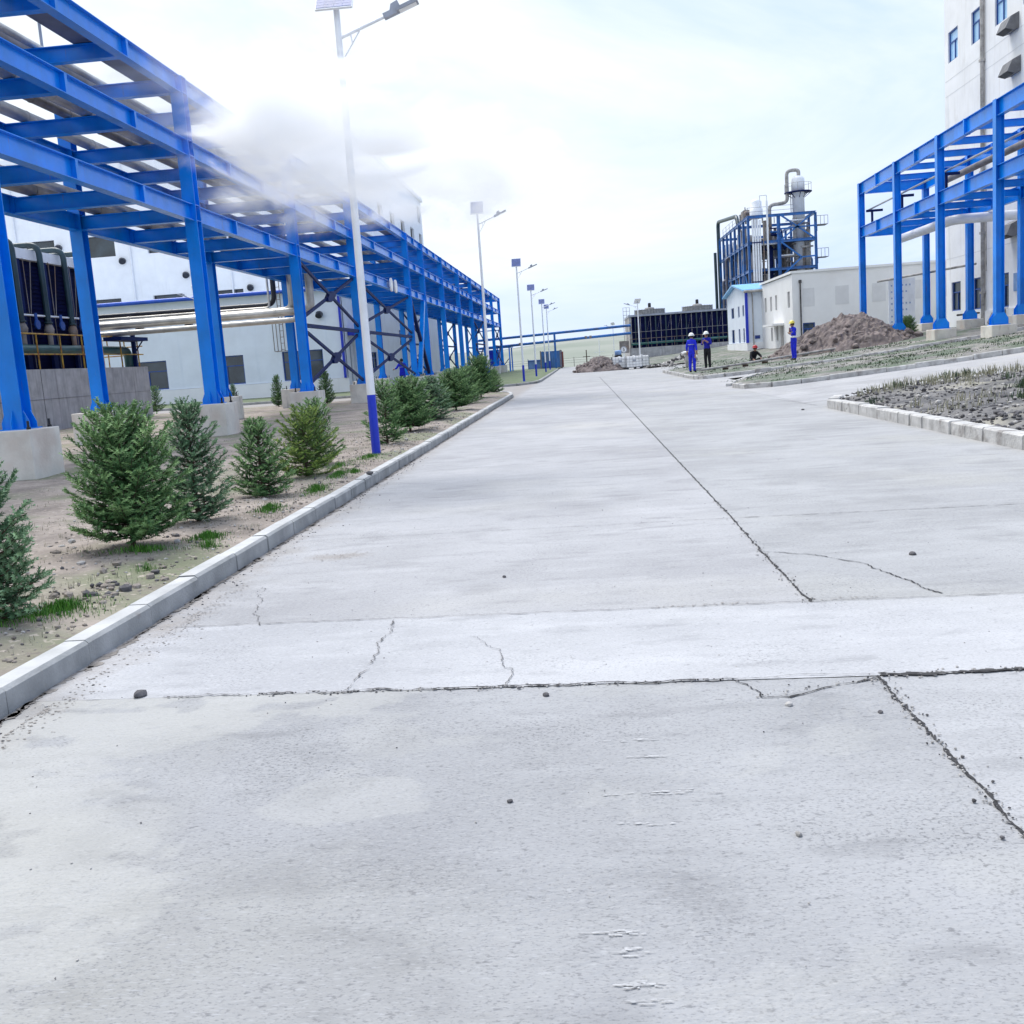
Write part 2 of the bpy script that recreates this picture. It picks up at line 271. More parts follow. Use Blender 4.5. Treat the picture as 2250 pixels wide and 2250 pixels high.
# ------------------------------------------------------------------ mesh builder
class MB:
    def __init__(s): s.v = []; s.f = []; s.mi = []; s.sm = []; s.cur = 0; s.tint = []; s.usetint = False
    def add(s, vs, fs, smooth=False, tint=None):
        o = len(s.v); s.v += [tuple(v) for v in vs]
        for f in fs: s.f.append([i + o for i in f]); s.mi.append(s.cur); s.sm.append(smooth)
        if tint is not None: s.usetint = True
        s.tint += [0. if tint is None else tint]*len(vs)
        return s
    def box(s, x0, x1, y0, y1, z0, z1):
        return s.add([(x0,y0,z0),(x1,y0,z0),(x1,y1,z0),(x0,y1,z0),(x0,y0,z1),(x1,y0,z1),(x1,y1,z1),(x0,y1,z1)],
                     [(0,3,2,1),(4,5,6,7),(0,1,5,4),(1,2,6,5),(2,3,7,6),(3,0,4,7)])
    def cbox(s, x0, x1, y0, y1, z0, z1, c=.02):
        """box with chamfered upper edges and corners"""
        def ring(d, z): 
            return [(x0+d,y0,z),(x1-d,y0,z),(x1,y0+d,z),(x1,y1-d,z),(x1-d,y1,z),(x0+d,y1,z),(x0,y1-d,z),(x0,y0+d,z)]
        a = ring(c, z0); b = ring(c, z1 - c)
        t = [(x0+c*1.3,y0+c,z1),(x1-c*1.3,y0+c,z1),(x1-c,y0+c*1.3,z1),(x1-c,y1-c*1.3,z1),(x1-c*1.3,y1-c,z1),(x0+c*1.3,y1-c,z1),(x0+c,y1-c*1.3,z1),(x0+c,y0+c*1.3,z1)]
        fs = [tuple(range(7, -1, -1)), tuple(range(16, 24))]
        for i in range(8):
            j = (i+1) % 8; fs += [(i, j, 8+j, 8+i), (8+i, 8+j, 16+j, 16+i)]
        return s.add(a + b + t, fs)
    def bar(s, a, b, wd, dp, ref=(0, 0, 1)):
        """rectangular bar from a to b; dp along ref, wd across"""
        a = Vector(a); b = Vector(b); d = (b - a).normalized(); r = Vector(ref)
        x = d.cross(r)
        if x.length < 1e-4: x = d.cross(Vector((1, 0, 0)))
        x.normalize(); y = x.cross(d).normalized(); x *= wd/2; y *= dp/2
        return s.add([a-x-y, a+x-y, a+x+y, a-x+y, b-x-y, b+x-y, b+x+y, b-x+y],
                     [(0,3,2,1),(4,5,6,7),(0,1,5,4),(1,2,6,5),(2,3,7,6),(3,0,4,7)])
    def ibeam(s, a, b, h, wd, t=.016, ref=(0, 0, 1)):
        """I-section; web depth h along ref, flange width wd"""
        a = Vector(a); b = Vector(b); d = (b - a).normalized(); r = Vector(ref)
        x = d.cross(r).normalized(); y = x.cross(d).normalized()
        off = y*(h/2 - t/2)
        s.bar(a+off, b+off, wd, t, ref); s.bar(a-off, b-off, wd, t, ref)
        return s.bar(a, b, t, h - 2*t - .002, ref)
    def tube(s, pts, r, n=10, cap=True, r1=None):
        P = [Vector(p) for p in pts]; k = len(P)
        rings = []; prev = None
        for i, p in enumerate(P):
            d = (P[min(i+1, k-1)] - P[max(i-1, 0)]).normalized()
            if prev is None:
                ref = Vector((0, 0, 1)) if abs(d.z) < .9 else Vector((1, 0, 0))
                x = d.cross(ref).normalized()
            else:
                x = (prev - d*prev.dot(d)).normalized()
            prev = x; y = d.cross(x)
            rr = r if r1 is None else r + (r1 - r)*i/(k-1)
            rings.append([p + x*rr*math.cos(2*math.pi*j/n) + y*rr*math.sin(2*math.pi*j/n) for j in range(n)])
        vs = [v for q in rings for v in q]; fs = []
        for i in range(k-1):
            for j in range(n):
                fs.append((i*n+j, i*n+(j+1) % n, (i+1)*n+(j+1) % n, (i+1)*n+j))
        s.add(vs, fs, True)
        if cap: s.add(rings[0], [tuple(range(n-1, -1, -1))]); s.add(rings[-1], [tuple(range(n))])
        return s
    def lathe(s, c, prof, n=24, smooth=True):
        vs = []; fs = []
        for (r, z) in prof:
            for j in range(n):
                a = 2*math.pi*j/n; vs.append((c[0]+r*math.cos(a), c[1]+r*math.sin(a), c[2]+z))
        for i in range(len(prof)-1):
            for j in range(n):
                fs.append((i*n+j, i*n+(j+1) % n, (i+1)*n+(j+1) % n, (i+1)*n+j))
        s.add(vs, fs, smooth)
        for idx, rev in ((0, True), (len(prof)-1, False)):
            if prof[idx][0] > 1e-3:
                q = list(range(idx*n, idx*n+n)); q = q[::-1] if rev else q
                o = len(s.v) - len(vs)
                s.f.append([o+i for i in q]); s.mi.append(s.cur); s.sm.append(False)
        return s
    def prism(s, pts, off):
        n = len(pts); o = Vector(off)
        vs = [Vector(p) for p in pts] + [Vector(p) + o for p in pts]
        return s.add(vs, [tuple(range(n-1, -1, -1)), tuple(range(n, 2*n))] + [(i, (i+1) % n, n+(i+1) % n, n+i) for i in range(n)])
    def rock(s, c, r, rg, sq=.7, sub=1):
        bm = bmesh.new(); bmesh.ops.create_icosphere(bm, subdivisions=sub, radius=1)
        sd_ = rg.random()*100; ax = [rg.uniform(.7, 1.2) for _ in range(3)]; rot = Matrix.Rotation(rg.random()*6.28, 3, 'Z')
        vs = []
        for v in bm.verts:
            k = 1 + .35*noise.noise(v.co*1.3 + Vector((sd_, 0, 0)))
            p = rot @ Vector((v.co.x*ax[0], v.co.y*ax[1], v.co.z*ax[2]*sq))*k*r
            vs.append(p + Vector(c))
        fs = [[v.index for v in f.verts] for f in bm.faces]; bm.free()
        return s.add(vs, fs)
    def cut(s):
        s.marks = getattr(s, 'marks', []) + [(len(s.v), len(s.f))]; return s
    def build_each(s, name, m, parent=None):
        out = []; pv = pf = 0
        for v, f in s.marks:
            q = MB(); q.v = s.v[pv:v]; q.f = [[i-pv for i in k] for k in s.f[pf:f]]; q.mi = s.mi[pf:f]; q.sm = s.sm[pf:f]
            out.append(q.build(name, m, parent)); pv, pf = v, f
        return out
    def build(s, name, m, parent=None):
        me = bpy.data.meshes.new(name)
        o = Vector((0, 0, 0))
        if parent is not None:
            p = parent
            while p is not None: o += p.location; p = p.parent
        me.from_pydata([tuple(Vector(v) - o) for v in s.v], [], s.f)
        for q in (m if isinstance(m, (list, tuple)) else [m]): me.materials.append(q)
        me.polygons.foreach_set('material_index', s.mi); me.polygons.foreach_set('use_smooth', s.sm)
        if s.usetint:
            at = me.attributes.new('tint', 'FLOAT', 'POINT'); at.data.foreach_set('value', s.tint)
        me.update()
        ob = bpy.data.objects.new(name, me); col.objects.link(ob)
        if parent is not None: ob.parent = parent
        return ob

def tag(o, label=None, cat=None, group=None, kind=None):
    if label: o['label'] = label
    if cat: o['category'] = cat
    if group: o['group'] = group
    if kind: o['kind'] = kind
    return o
def thing(name, loc, label, cat, group=None):
    o = bpy.data.objects.new(name, None); col.objects.link(o); o.location = loc; o.empty_display_size = .2
    return tag(o, label, cat, group)
def copy_tree(o, parent=None):
    c = o.copy(); col.objects.link(c); c.parent = parent
    for ch in list(o.children): copy_tree(ch, c)
    return c
def struct(o): o['kind'] = 'structure'; return o
def stuff(o): o['kind'] = 'stuff'; return o
def arc(c, r, a0, a1, ax, ay, n=6):
    c = Vector(c); ax = Vector(ax); ay = Vector(ay)
    return [c + ax*r*math.cos(a0+(a1-a0)*i/n) + ay*r*math.sin(a0+(a1-a0)*i/n) for i in range(n+1)]
def bend(pts, r, n=5):
    """polyline with rounded corners"""
    P = [Vector(p) for p in pts]; out = [P[0]]
    for i in range(1, len(P)-1):
        a = (P[i-1]-P[i]); b = (P[i+1]-P[i]); rr = min(r, a.length*.49, b.length*.49)
        a.normalize(); b.normalize(); p0 = P[i]+a*rr; p1 = P[i]+b*rr
        for k in range(n+1):
            t = k/n; out.append(p0*(1-t)**2 + P[i]*2*t*(1-t) + p1*t*t)
    out.append(P[-1]); return out

# ------------------------------------------------------------------ terrain
def sheet(xs, ys, zf):
    mb = MB(); nx = len(xs)
    vs = [(x, y, zf(x, y)) for y in ys for x in xs]
    fs = [(j*nx+i, j*nx+i+1, (j+1)*nx+i+1, (j+1)*nx+i) for j in range(len(ys)-1) for i in range(nx-1)]
    return mb.add(vs, fs, True)
gx = [-4000, -1500, -600, -250, -120, -70, -45, -20, 0, 4.7] + [4.7 + i for i in range(1, 15)] + [24, 30, 40, 55, 80, 130, 250, 600, 1500, 4000]
gy = [-200, -60, -20, 0, 40, 80, 120, 160, 250, 450, 900, 2000, 5000, 9000]
def gzf(x): return min(gz(x), 2.6)
struct(sheet(gx, gy, lambda x, y: gzf(x) - .07 - .0*y).build('ground', M['field']))
# hills
hb = MB(); na, nr = 90, 14; vs = []
for j in range(nr):
    D = 700 + 2300*(j/(nr-1))**1.4
    for i in range(na):
        az = R(-55 + 110*i/(na-1))
        x, y = D*math.sin(az), D*math.cos(az)
        k = j/(nr-1); prof = math.sin(min(1, k*2.2)*math.pi/2)
        azd = math.degrees(az)
        hgt = .0118 + .0022*math.sin(azd*.33+.9) + .0016*noise.noise((azd*.22, 1.7, 0)) + .0012*noise.noise((azd*.7, 4.2, 0))
        if j > 9: hgt *= 1 - .5*(j-9)/5
        vs.append((x, y, -.1 + 1500*hgt*prof*(1+.15*noise.noise((x*.004, y*.004, 0)))))
struct(hb.add(vs, [(j*na+i, j*na+i+1, (j+1)*na+i+1, (j+1)*na+i) for j in range(nr-1) for i in range(na-1)], True).build('hills', M['field']))

# road: one sheet, each poured slab with its own tint
rb = MB()
def slab(x0, x1, y0, y1, mi, dz=0.):
    rb.cur = mi
    xs = [x0] + [x for x in [4.7 + .8*i for i in range(0, 60)] if x0 < x < x1] + [x1]
    nx = len(xs); vs = []
    for y in (y0, y1): vs += [(x, y, gz(x)+dz) for x in xs]
    rb.add(vs, [(i, i+1, nx+i+1, nx+i) for i in range(nx-1)])
def yj(x): return 4.03 + max(-.01, (1.12 - x)*.052)
def yk(x): return 5.26 + (1.11 - x)*.05
def strip(x0, x1, ya, yb, mi, dz):
    rb.cur = mi; rb.add([(x0, ya(x0), gz(x0)+dz), (x1, ya(x1), gz(x1)+dz), (x1, yb(x1), gz(x1)+dz), (x0, yb(x0), gz(x0)+dz)], [(0, 1, 2, 3)])
slab(-3.2, 1.1, -6, 1.5, 0)
strip(1.1, 1.312, lambda x: -6, yj, 1, .0005); strip(1.312, 4.7, lambda x: -6, yj, 1, .0005); strip(4.7, 5.2, lambda x: -6, yj, 1, .0005)
strip(-3.2, 1.1, yj, yk, 2, .003); strip(1.1, 1.312, yj, yk, 2, .003); strip(1.312, 4.7, yj, yk, 2, .003); strip(4.7, 5.2, yj, yk, 2, .003)
strip(-3.2, 1.1, yk, lambda x: 5.8, 3, 0); strip(1.1, 4.7, yk, lambda x: 5.8, 4, 0); strip(4.7, 5.2, yk, lambda x: 5.8, 4, 0)
slab(-3.2, 1.1, 5.8, 44, 3); slab(1.1, 5.2, 5.8, 22.4, 4); slab(1.1, 4.7, 22.4, 31, 4)
slab(4.7, 60, 22.4, 31, 3, .002); slab(1.1, 5.6, 31, 44, 3)
slab(-60, -3.2, 43, 53, 3); slab(-3.2, 12, 44, 126, 4)
slab(5.6, 40, 40.2, 43, 3)
road = struct(rb.build('road', [M['road_near'], M['road_nearr'], M['road_strip'], M['road_far'], M['road_farr']]))

# cracks and joints: jagged ribbons laid over the slabs
def ribbon(mb, pts, w0, w1, jag, step=.035, z=.0035, rg=rnd, pinch=.8, chips=0.):
    step = min(step, .05)*.45
    P = [Vector((p[0], p[1], 0)) for p in pts]; L_ = []
    for a, b in zip(P, P[1:]):
        n = max(1, int((b-a).length/step))
        for i in range(n): L_.append(a.lerp(b, i/n))
    L_.append(P[-1]); vs = []; n = len(L_); o = rg.random()*50
    for i, p in enumerate(L_):
        d = (L_[min(i+1, n-1)] - L_[max(i-1, 0)]).normalized(); nrm = Vector((-d.y, d.x, 0)); s_ = i*step
        q = p + nrm*jag*(1.3*noise.noise((s_*6+o, 0, 0)) + .8*noise.noise((s_*19+o, 5, 0)) + .45*noise.noise((s_*55+o, 7, 0)))
        wd = (w0 + (w1-w0)*i/max(1, n-1))*max(.10, 1 - pinch + pinch*(.5+1.3*noise.noise((s_*9+o, 9, 0))+.8*noise.noise((s_*38+o, 11, 0))))
        e1 = wd*(.5+.45*noise.noise((s_*60+o, 20, 0))); e2 = wd*(.5+.45*noise.noise((s_*60+o, 30, 0)))
        zz = gz(q.x) + z
        vs += [tuple(q + nrm*e1)[:2] + (zz,), tuple(q - nrm*e2)[:2] + (zz,)]
    mb.add(vs, [(2*i, 2*i+1, 2*i+3, 2*i+2) for i in range(n-1)])
    if chips:
        c0 = mb.cur; mb.cur = 1
        for i in range(0, n-3, 2):
            if rg.random() < chips*max(0, .5+noise.noise((i*step*5+o, 40, 0))):
                p = Vector(vs[2*i+rg.randint(0, 1)]); r_ = rg.uniform(.2, .8)*max(w0, w1); a0 = rg.random()*6.28
                k = rg.randint(4, 6); q = [(p.x+r_*rg.uniform(.5, 1.2)*math.cos(a0+6.28*j/k), p.y+r_*rg.uniform(.4, .9)*math.sin(a0+6.28*j/k), p.z-.0006+(i % 97)*5e-6) for j in range(k)]
                mb.add(q, [tuple(range(k))])
        mb.cur = c0
ck = MB()
ck.cur = 0
ribbon(ck, [(1.12,4.03),(1.3,4.015),(1.5,4.025),(1.75,4.02),(2.6,4.02)], .042, .026, .012, .03, .0075, chips=.5)
ribbon(ck, [(1.105,4.03),(1.10,3.42),(1.105,2.85),(1.1,2.3),(1.1,1.0)], .017, .016, .009, .03, .0045, chips=.9)
ribbon(ck, [(1.11,5.26),(1.1,6.65),(1.11,8.04),(1.1,12.2),(1.09,20),(1.08,40)], .017, .02, .010, .04, .0045, chips=.6)
ribbon(ck, [(1.08,40),(1.04,60)], .03, .03, .012, .1, .0045)
ribbon(ck, [(-.75,4.127),(-.35,4.107),(-.05,4.09),(.1,4.085),(.3,4.073),(.45,4.065),(.56,4.058)], .020, .014, .016, .03, .009, chips=.6)
ribbon(ck, [(.56,4.055),(.60,3.95),(.62,3.84),(.72,3.82),(.85,3.90),(1.1,4.01)], .010, .012, .016, .025, .0045)
ribbon(ck, [(1.1,6.65),(1.35,6.5),(1.6,6.15),(1.72,5.6),(1.78,5.3)], .010, .014, .02, .03, .0045)
ck.cur = 1
ribbon(ck, [(-1.9,4.187),(-1.4,4.161),(-1.1,4.145),(-.75,4.127)], .010, .016, .03, .03, .009, chips=.8)
ribbon(ck, [(.56,4.06),(.8,4.075),(1.1,4.04)], .006, .006, .012, .03, .009)
ribbon(ck, [(-2.45,5.438),(-1.95,5.413),(-1.2,5.375),(-.5,5.34),(.2,5.305),(.7,5.28),(1.11,5.26),(5,5.066)], .009, .008, .012, .04, .009)
ribbon(ck, [(-1.09,5.33),(-1.07,5.18),(-1.08,4.9),(-1.05,4.6),(-1.09,4.13)], .009, .006, .03, .03, .009)
ribbon(ck, [(-.62,4.95),(-.45,4.6),(-.37,4.13)], .004, .007, .03, .03, .009)
ribbon(ck, [(-2.15,6.4),(-1.98,5.75),(-1.85,5.38)], .004, .007, .04, .03, .0045)
ribbon(ck, [(-2.3,8.15),(1.1,8.04)], .006, .007, .006, .06, .0045)
ribbon(ck, [(1.1,8.04),(5,7.8)], .012, .010, .006, .06, .0045)
ribbon(ck, [(-2.4,13.2),(1.1,13.1),(4.7,12.9)], .010, .010, .008, .1, .0045)
ribbon(ck, [(-2.4,18.6),(1.1,18.5)], .012, .012, .008, .1, .0045)
ribbon(ck, [(1.1,22.4),(4.7,22.3),(8,22.5)], .014, .014, .01, .1, .0065)
ribbon(ck, [(4.72,21.2),(4.5,24.3),(3.8,27.5)], .02, .015, .02, .08, .0065)
ribbon(ck, [(2.6,4.05),(2.3,3.75),(2.2,3.5)], .01, .008, .03, .03, .0045)
dk_ = MB(); rgd = random.Random(31)
y = 2.0
while y < 37:
    ln = rgd.uniform(.15, .9)
    ribbon(dk_, [(-2.515+rgd.uniform(-.01, .02), y), (-2.51+rgd.uniform(-.01, .02), y+ln*.5), (-2.515, y+ln)], rgd.uniform(.03, .10), rgd.uniform(.02, .06), .03, .03, .0048, rgd, .9)
    y += ln*rgd.uniform(.5, 1.05)
for cx, cy, n_, sx_, sy_ in ((-2.36, 5.75, 260, .07, .45), (-1.9, 7.35, 160, .13, .09), (-2.40, 4.0, 260, .06, .5), (-2.42, 10, 300, .05, 1.8), (.55, 5.32, 50, .15, .012), (1.35, 5.31, 40, .1, .010)):
    for i in range(n_):
        x, y = cx+abs(rgd.gauss(0, sx_))*(1 if cx < -2.2 else rgd.choice((-1, 1))), cy+rgd.gauss(0, sy_); k = rgd.uniform(.0012, .006)
        dk_.add([(x+k*1.6*math.cos(6.28*j/7)*rgd.uniform(.5, 1.3), y+k*math.sin(6.28*j/7)*rgd.uniform(.5, 1.3), .0052+i*1e-6) for j in range(7)], [tuple(range(7))])
struct(dk_.build('dirt_streak', M['roaddirt'], road))
cko = ck.build('crack', [M['crack'], M['crackpale']], road); struct(cko)
# chalky scuffs
cs = MB()
for cx, cy, n, sx in ((.10, 3.45, 9, .05), (.15, 3.30, 8, .05), (.12, 3.01, 14, .13), (.08, 2.80, 6, .08), (.0, 2.24, 9, .05), (.02, 2.16, 7, .05), (.03, 2.04, 12, .06), (.05, 1.98, 6, .05)):
    for i in range(n):
        x = cx + rnd.gauss(0, sx*.7); y = cy + rnd.gauss(0, .007); ln = rnd.uniform(.01, .05)
        while ln > 0:
            k = rnd.uniform(.003, .016); c = rnd.uniform(.0006, .0036); n_ = 9
            cs.add([(x+k*math.cos(6.28*j/n_)*rnd.uniform(.5, 1.2), y+c*math.sin(6.28*j/n_)*rnd.uniform(.4, 1.3), .0044+len(cs.f)*1e-6) for j in range(n_)], [tuple(range(n_))])
            x += k*rnd.uniform(.9, 1.9); y += rnd.uniform(-.0016, .0016); ln -= k*1.5
struct(cs.build('scuff_mark', M['chalk'], road))

# cement skim: thin ragged overlay on the left of the near slab
def ragged(mb, pts, z, jag, step=.03):
    P = [Vector((p[0], p[1], 0)) for p in pts]; out = []
    n = len(P); o = rnd.random()*40; c = 0
    for i in range(n):
        a, b = P[i], P[(i+1) % n]; k = max(1, int((b-a).length/step)); d = (b-a).normalized(); nr = Vector((-d.y, d.x, 0))
        for t in range(k):
            c += 1; q = a.lerp(b, t/k) + nr*jag*(noise.noise((c*.22+o, 0, 0))+.7*noise.noise((c*.7+o, 3, 0)))
            out.append((q.x, q.y, z))
    bm = bmesh.new(); vv = [bm.verts.new(p) for p in out]
    f = bm.faces.new(vv); bmesh.ops.triangulate(bm, faces=[f])
    bm.verts.index_update(); bm.faces.ensure_lookup_table()
    mb.add([v.co.copy() for v in bm.verts], [[v.index for v in q.verts] for q in bm.faces]); bm.free()
def skim_at(x, y):
    pts = [(4.2, -.72), (4.06, -.80), (3.86, -1.02), (3.66, -1.5), (3.5, -1.62), (3.3, -1.66), (3.06, -1.62), (2.86, -1.38), (2.62, -1.24), (2.4, -1.2), (2.2, -1.26), (1.4, -1.5)]
    xb = pts[-1][1]
    for (ya, xa), (yb_, xc) in zip(pts, pts[1:]):
        if ya >= y >= yb_: xb = xa + (xc-xa)*(ya-y)/(ya-yb_); break
    j = .20*noise.noise((x*2.6, y*2.6, 1.5)) + .14*noise.noise((x*6, y*8, 4)) + .09*noise.noise((x*15, y*19, 8)) + .05*noise.noise((x*34, y*40, 2))
    q = xb - x + j
    a = min(1, max(0, q/.03 + .5))*(.55 + .45*min(1, max(0, q/.5)))
    a *= 1 - .75*min(1, max(0, (fbm(x*1.0+3, y*1.5, 3.2, 4) - .14)/.06))
    d2 = ((x+.84)/.24)**2 + ((y-3.03)/.17)**2
    b = .42*min(1, max(0, (1 - d2 + j*5)/.12))
    c = .32*min(1, max(0, (fbm(x+9, y*1.4, 1.3, 4) - .16 + j*.4)/.05))
    return max(a, b, c)
sk = MB(); nxs = [-3.2 + .022*i for i in range(196)]; nys = [1.5 + .022*i for i in range(117)]; nxs[-1] = 1.1; nys[-1] = 4.06
for y in nys:
    for x in nxs:
        y_ = 1.5 + (y-1.5)/2.56*(yj(x)-1.5); k = skim_at(x, y_); sk.v.append((x, y_, .0025*k + .0016*noise.noise((x*22, y*22, 0))*(1-k))); sk.tint.append(k)
sk.usetint = True; nx = len(nxs)
sk.f = [[j*nx+i, j*nx+i+1, (j+1)*nx+i+1, (j+1)*nx+i] for j in range(len(nys)-1) for i in range(nx-1)]
sk.mi = [0]*len(sk.f); sk.sm = [True]*len(sk.f)
struct(sk.build('worn_slab', M['road_worn'], road))

# raised beds of soil either side
def noisez(x, y, a1=.05, a2=.028): return a1*fbm(x, y, .9) + a2*fbm(x+40, y, 5.5, 2)
def bed_rows(name, ys, x_in, x_out, zf, m, ratio=1.09, first=.07):
    """rows along y; each from the kerb line x_in(y) outwards to x_out"""
    mb = MB(); ts = [0.]; s = first
    span = abs(x_out - x_in(ys[0]))
    while ts[-1] < span: ts.append(ts[-1]+s); s *= ratio
    ts = [t/ts[-1] for t in ts]; nx = len(ts); vs = []
    for y in ys:
        a = x_in(y)
        for t in ts:
            x = a + (x_out-a)*t; vs.append((x, y, zf(x, y)))
    sgn = x_out > x_in(ys[0])
    mb.add(vs, [((j*nx+i, j*nx+i+1, (j+1)*nx+i+1, (j+1)*nx+i) if sgn else (j*nx+i+1, j*nx+i, (j+1)*nx+i, (j+1)*nx+i+1)) for j in range(len(ys)-1) for i in range(nx-1)], True)
    return struct(mb.build(name, m))
def yrange(a, b, s0, ratio):
    o = [a]; s = s0
    while o[-1] < b: o.append(min(b, o[-1]+s)); s *= ratio
    return o
def xL(y):
    if y < 37.5: return -2.60
    if y < 40.5: return -2.60 - .25*((y-37.5)/3)**2
    return -2.85 - (y-40.5)*.45
def zL(x, y):
    e = min(1, max(0, (xL(y) - x)/.35)); n_ = noisez(x, y)
    far = min(1, max(0, (-x-6)/8))
    return .095 + e*(n_ + .02)*(1-.5*far) + (.02*e)
bed_rows('verge', [-3, 0] + yrange(2, 43.6, .07, 1.018), xL, -60, zL, M['soil'])
def xL2(y):
    if y < 55.5: return -4.8 + 2.3*math.sin(min(1, (y-52.5)/3)*math.pi/2)
    return -2.36
bed_rows('lawn', yrange(52.5, 128, .4, 1.03), xL2, -70, lambda x, y: .11 + min(1, max(0, (xL2(y)-x)/.5))*.03*fbm(x, y, .7), M['lawn'], 1.15, .3)
def xR1(y): return 4.86
def z_is(x, y, b=.11): return gz(x) + b
def bed_cols(name, xs, y0f, y1f, zf, m, n=40):
    mb = MB(); vs = []
    for x in xs:
        a, b = y0f(x), y1f(x)
        for i in range(n+1):
            y = a + (b-a)*i/n; vs.append((x, y, zf(x, y, i/n)))
    nn = n+1
    mb.add(vs, [(j*nn+i, (j+1)*nn+i, (j+1)*nn+i+1, j*nn+i+1) for j in range(len(xs)-1) for i in range(n)], True)
    return struct(mb.build(name, m))
def edge(x, t, x0): return min(1, min(t, 1-t)*14)*min(1, (x-x0)/.4 + .0)
bed_cols('cinder_bed', yrange(4.83, 34, .11, 1.03), lambda x: -2, lambda x: 20.6 + min(1.9, (x-4.83)*1.2), lambda x, y, t: gz(x)+.10+edge(x, t, 4.83)*(.06+.07*fbm(x, y, .8)+.06*fbm(x, y, 4.5, 2)), M['soilgrey'], 150)
bed_cols('grass_strip', yrange(4.72, 40, .25, 1.03), lambda x: 32.2 - min(1.7, (x-4.72)*1.2), lambda x: 33.2 + min(7.4, (x-4.72)*2.6), lambda x, y, t: gz(x)+.10+edge(x, t, 4.72)*(.05+.06*fbm(x, y, .8)+.04*fbm(x, y, 3.5, 2)), M['soilgreen'], 50)
bed_cols('work_plot', yrange(4.78, 60, .3, 1.03), lambda x: 43.6 - min(1.1, (x-4.78)*1.2), lambda x: 60 + min(70, (x-4.78)**2*1.4), lambda x, y, t: gz(x)+.11+edge(x, t, 4.78)*(.05+.07*fbm(x, y, .5)+.05*fbm(x, y, 2.2, 2)), M['soilgreen'], 70)
bed_cols('far_verge', yrange(5.0, 30, .5, 1.05), lambda x: 76.5, lambda x: 135, lambda x, y, t: gz(x)+.10+edge(x, t, 5.0)*(.06+.05*fbm(x, y, .4) + .25*min(1, t*2)), M['soilgreen'], 40)

# kerbs
def kerb_run(pts, wd, top, m, length=.75, lift=0., jit=.006, broken=0., name='kerb', top_m=None):
    mb = MB(); rg = random.Random(len(pts)*13 + int(abs(pts[0][0])*10))
    P = [Vector((p[0], p[1], 0)) for p in pts]; acc = []
    for a, b in zip(P, P[1:]):
        n = max(1, round((b-a).length/length))
        for i in range(n): acc.append((a.lerp(b, i/n), a.lerp(b, (i+1)/n)))
    for a, b in acc:
        if rg.random() < broken: continue
        d = (b-a).normalized(); nr = Vector((-d.y, d.x, 0)); g = .006
        a2 = a + d*g + nr*rg.uniform(-jit, jit); b2 = b - d*g + nr*rg.uniform(-jit, jit)
        t = top + rg.uniform(-jit, jit); c = .018
        vs = []
        for p in (a2, b2):
            z0 = gz(p.x) - .02 + lift; z1 = gz(p.x) + t + lift
            for o, z in ((-wd/2, z0), (wd/2, z0), (wd/2, z1-c), (wd/2-c, z1), (-wd/2+c, z1), (-wd/2, z1-c)):
                q = p + nr*o; vs.append((q.x, q.y, z))
        o_ = len(mb.f); mb.add(vs, [(5,4,3,2,1,0), (6,7,8,9,10,11)] + [(i, (i+1) % 6, 6+(i+1) % 6, 6+i) for i in range(6)])
        mb.mi[o_+5] = 1
    return struct(mb.build(name, [m, top_m or m]))
kerb_run([(-2.6, -.4)] + [(-2.6, 37.5), (-2.72, 39.2), (-2.95, 40.8), (-3.6, 42.6), (-4.6, 43.6), (-50, 43.8)], .14, .125, M['kerb'], top_m=M['kerbtop'])
kerb_run([(-50, 52.4), (-4.8, 52.4), (-3.4, 53.2), (-2.6, 55.2), (-2.36, 58), (-2.36, 104), (-3.2, 107), (-30, 108)], .16, .13, M['kerb'], 1.0)
kerb_run([(4.79, -3), (4.79, 20.2), (5.1, 21.0)], .2, .17, M['kerbold'], .55, 0, .014)
kerb_run([(4.74, 32.6), (4.9, 31.1), (5.5, 30.4), (6.3, 30.3), (40, 30.3)], .16, .14, M['kerbold'], .8, 0, .02, .12)
kerb_run([(4.74, 60), (4.74, 43.6), (5.0, 42.7), (5.8, 42.4), (45, 42.4)], .17, .15, M['kerbold'], .6, 0, .02)
kerb_run([(4.72, 34), (6.3, 38.8), (7.4, 40.6), (45, 40.7)], .14, .10, M['kerbold'], .9, 0, .02, .1)

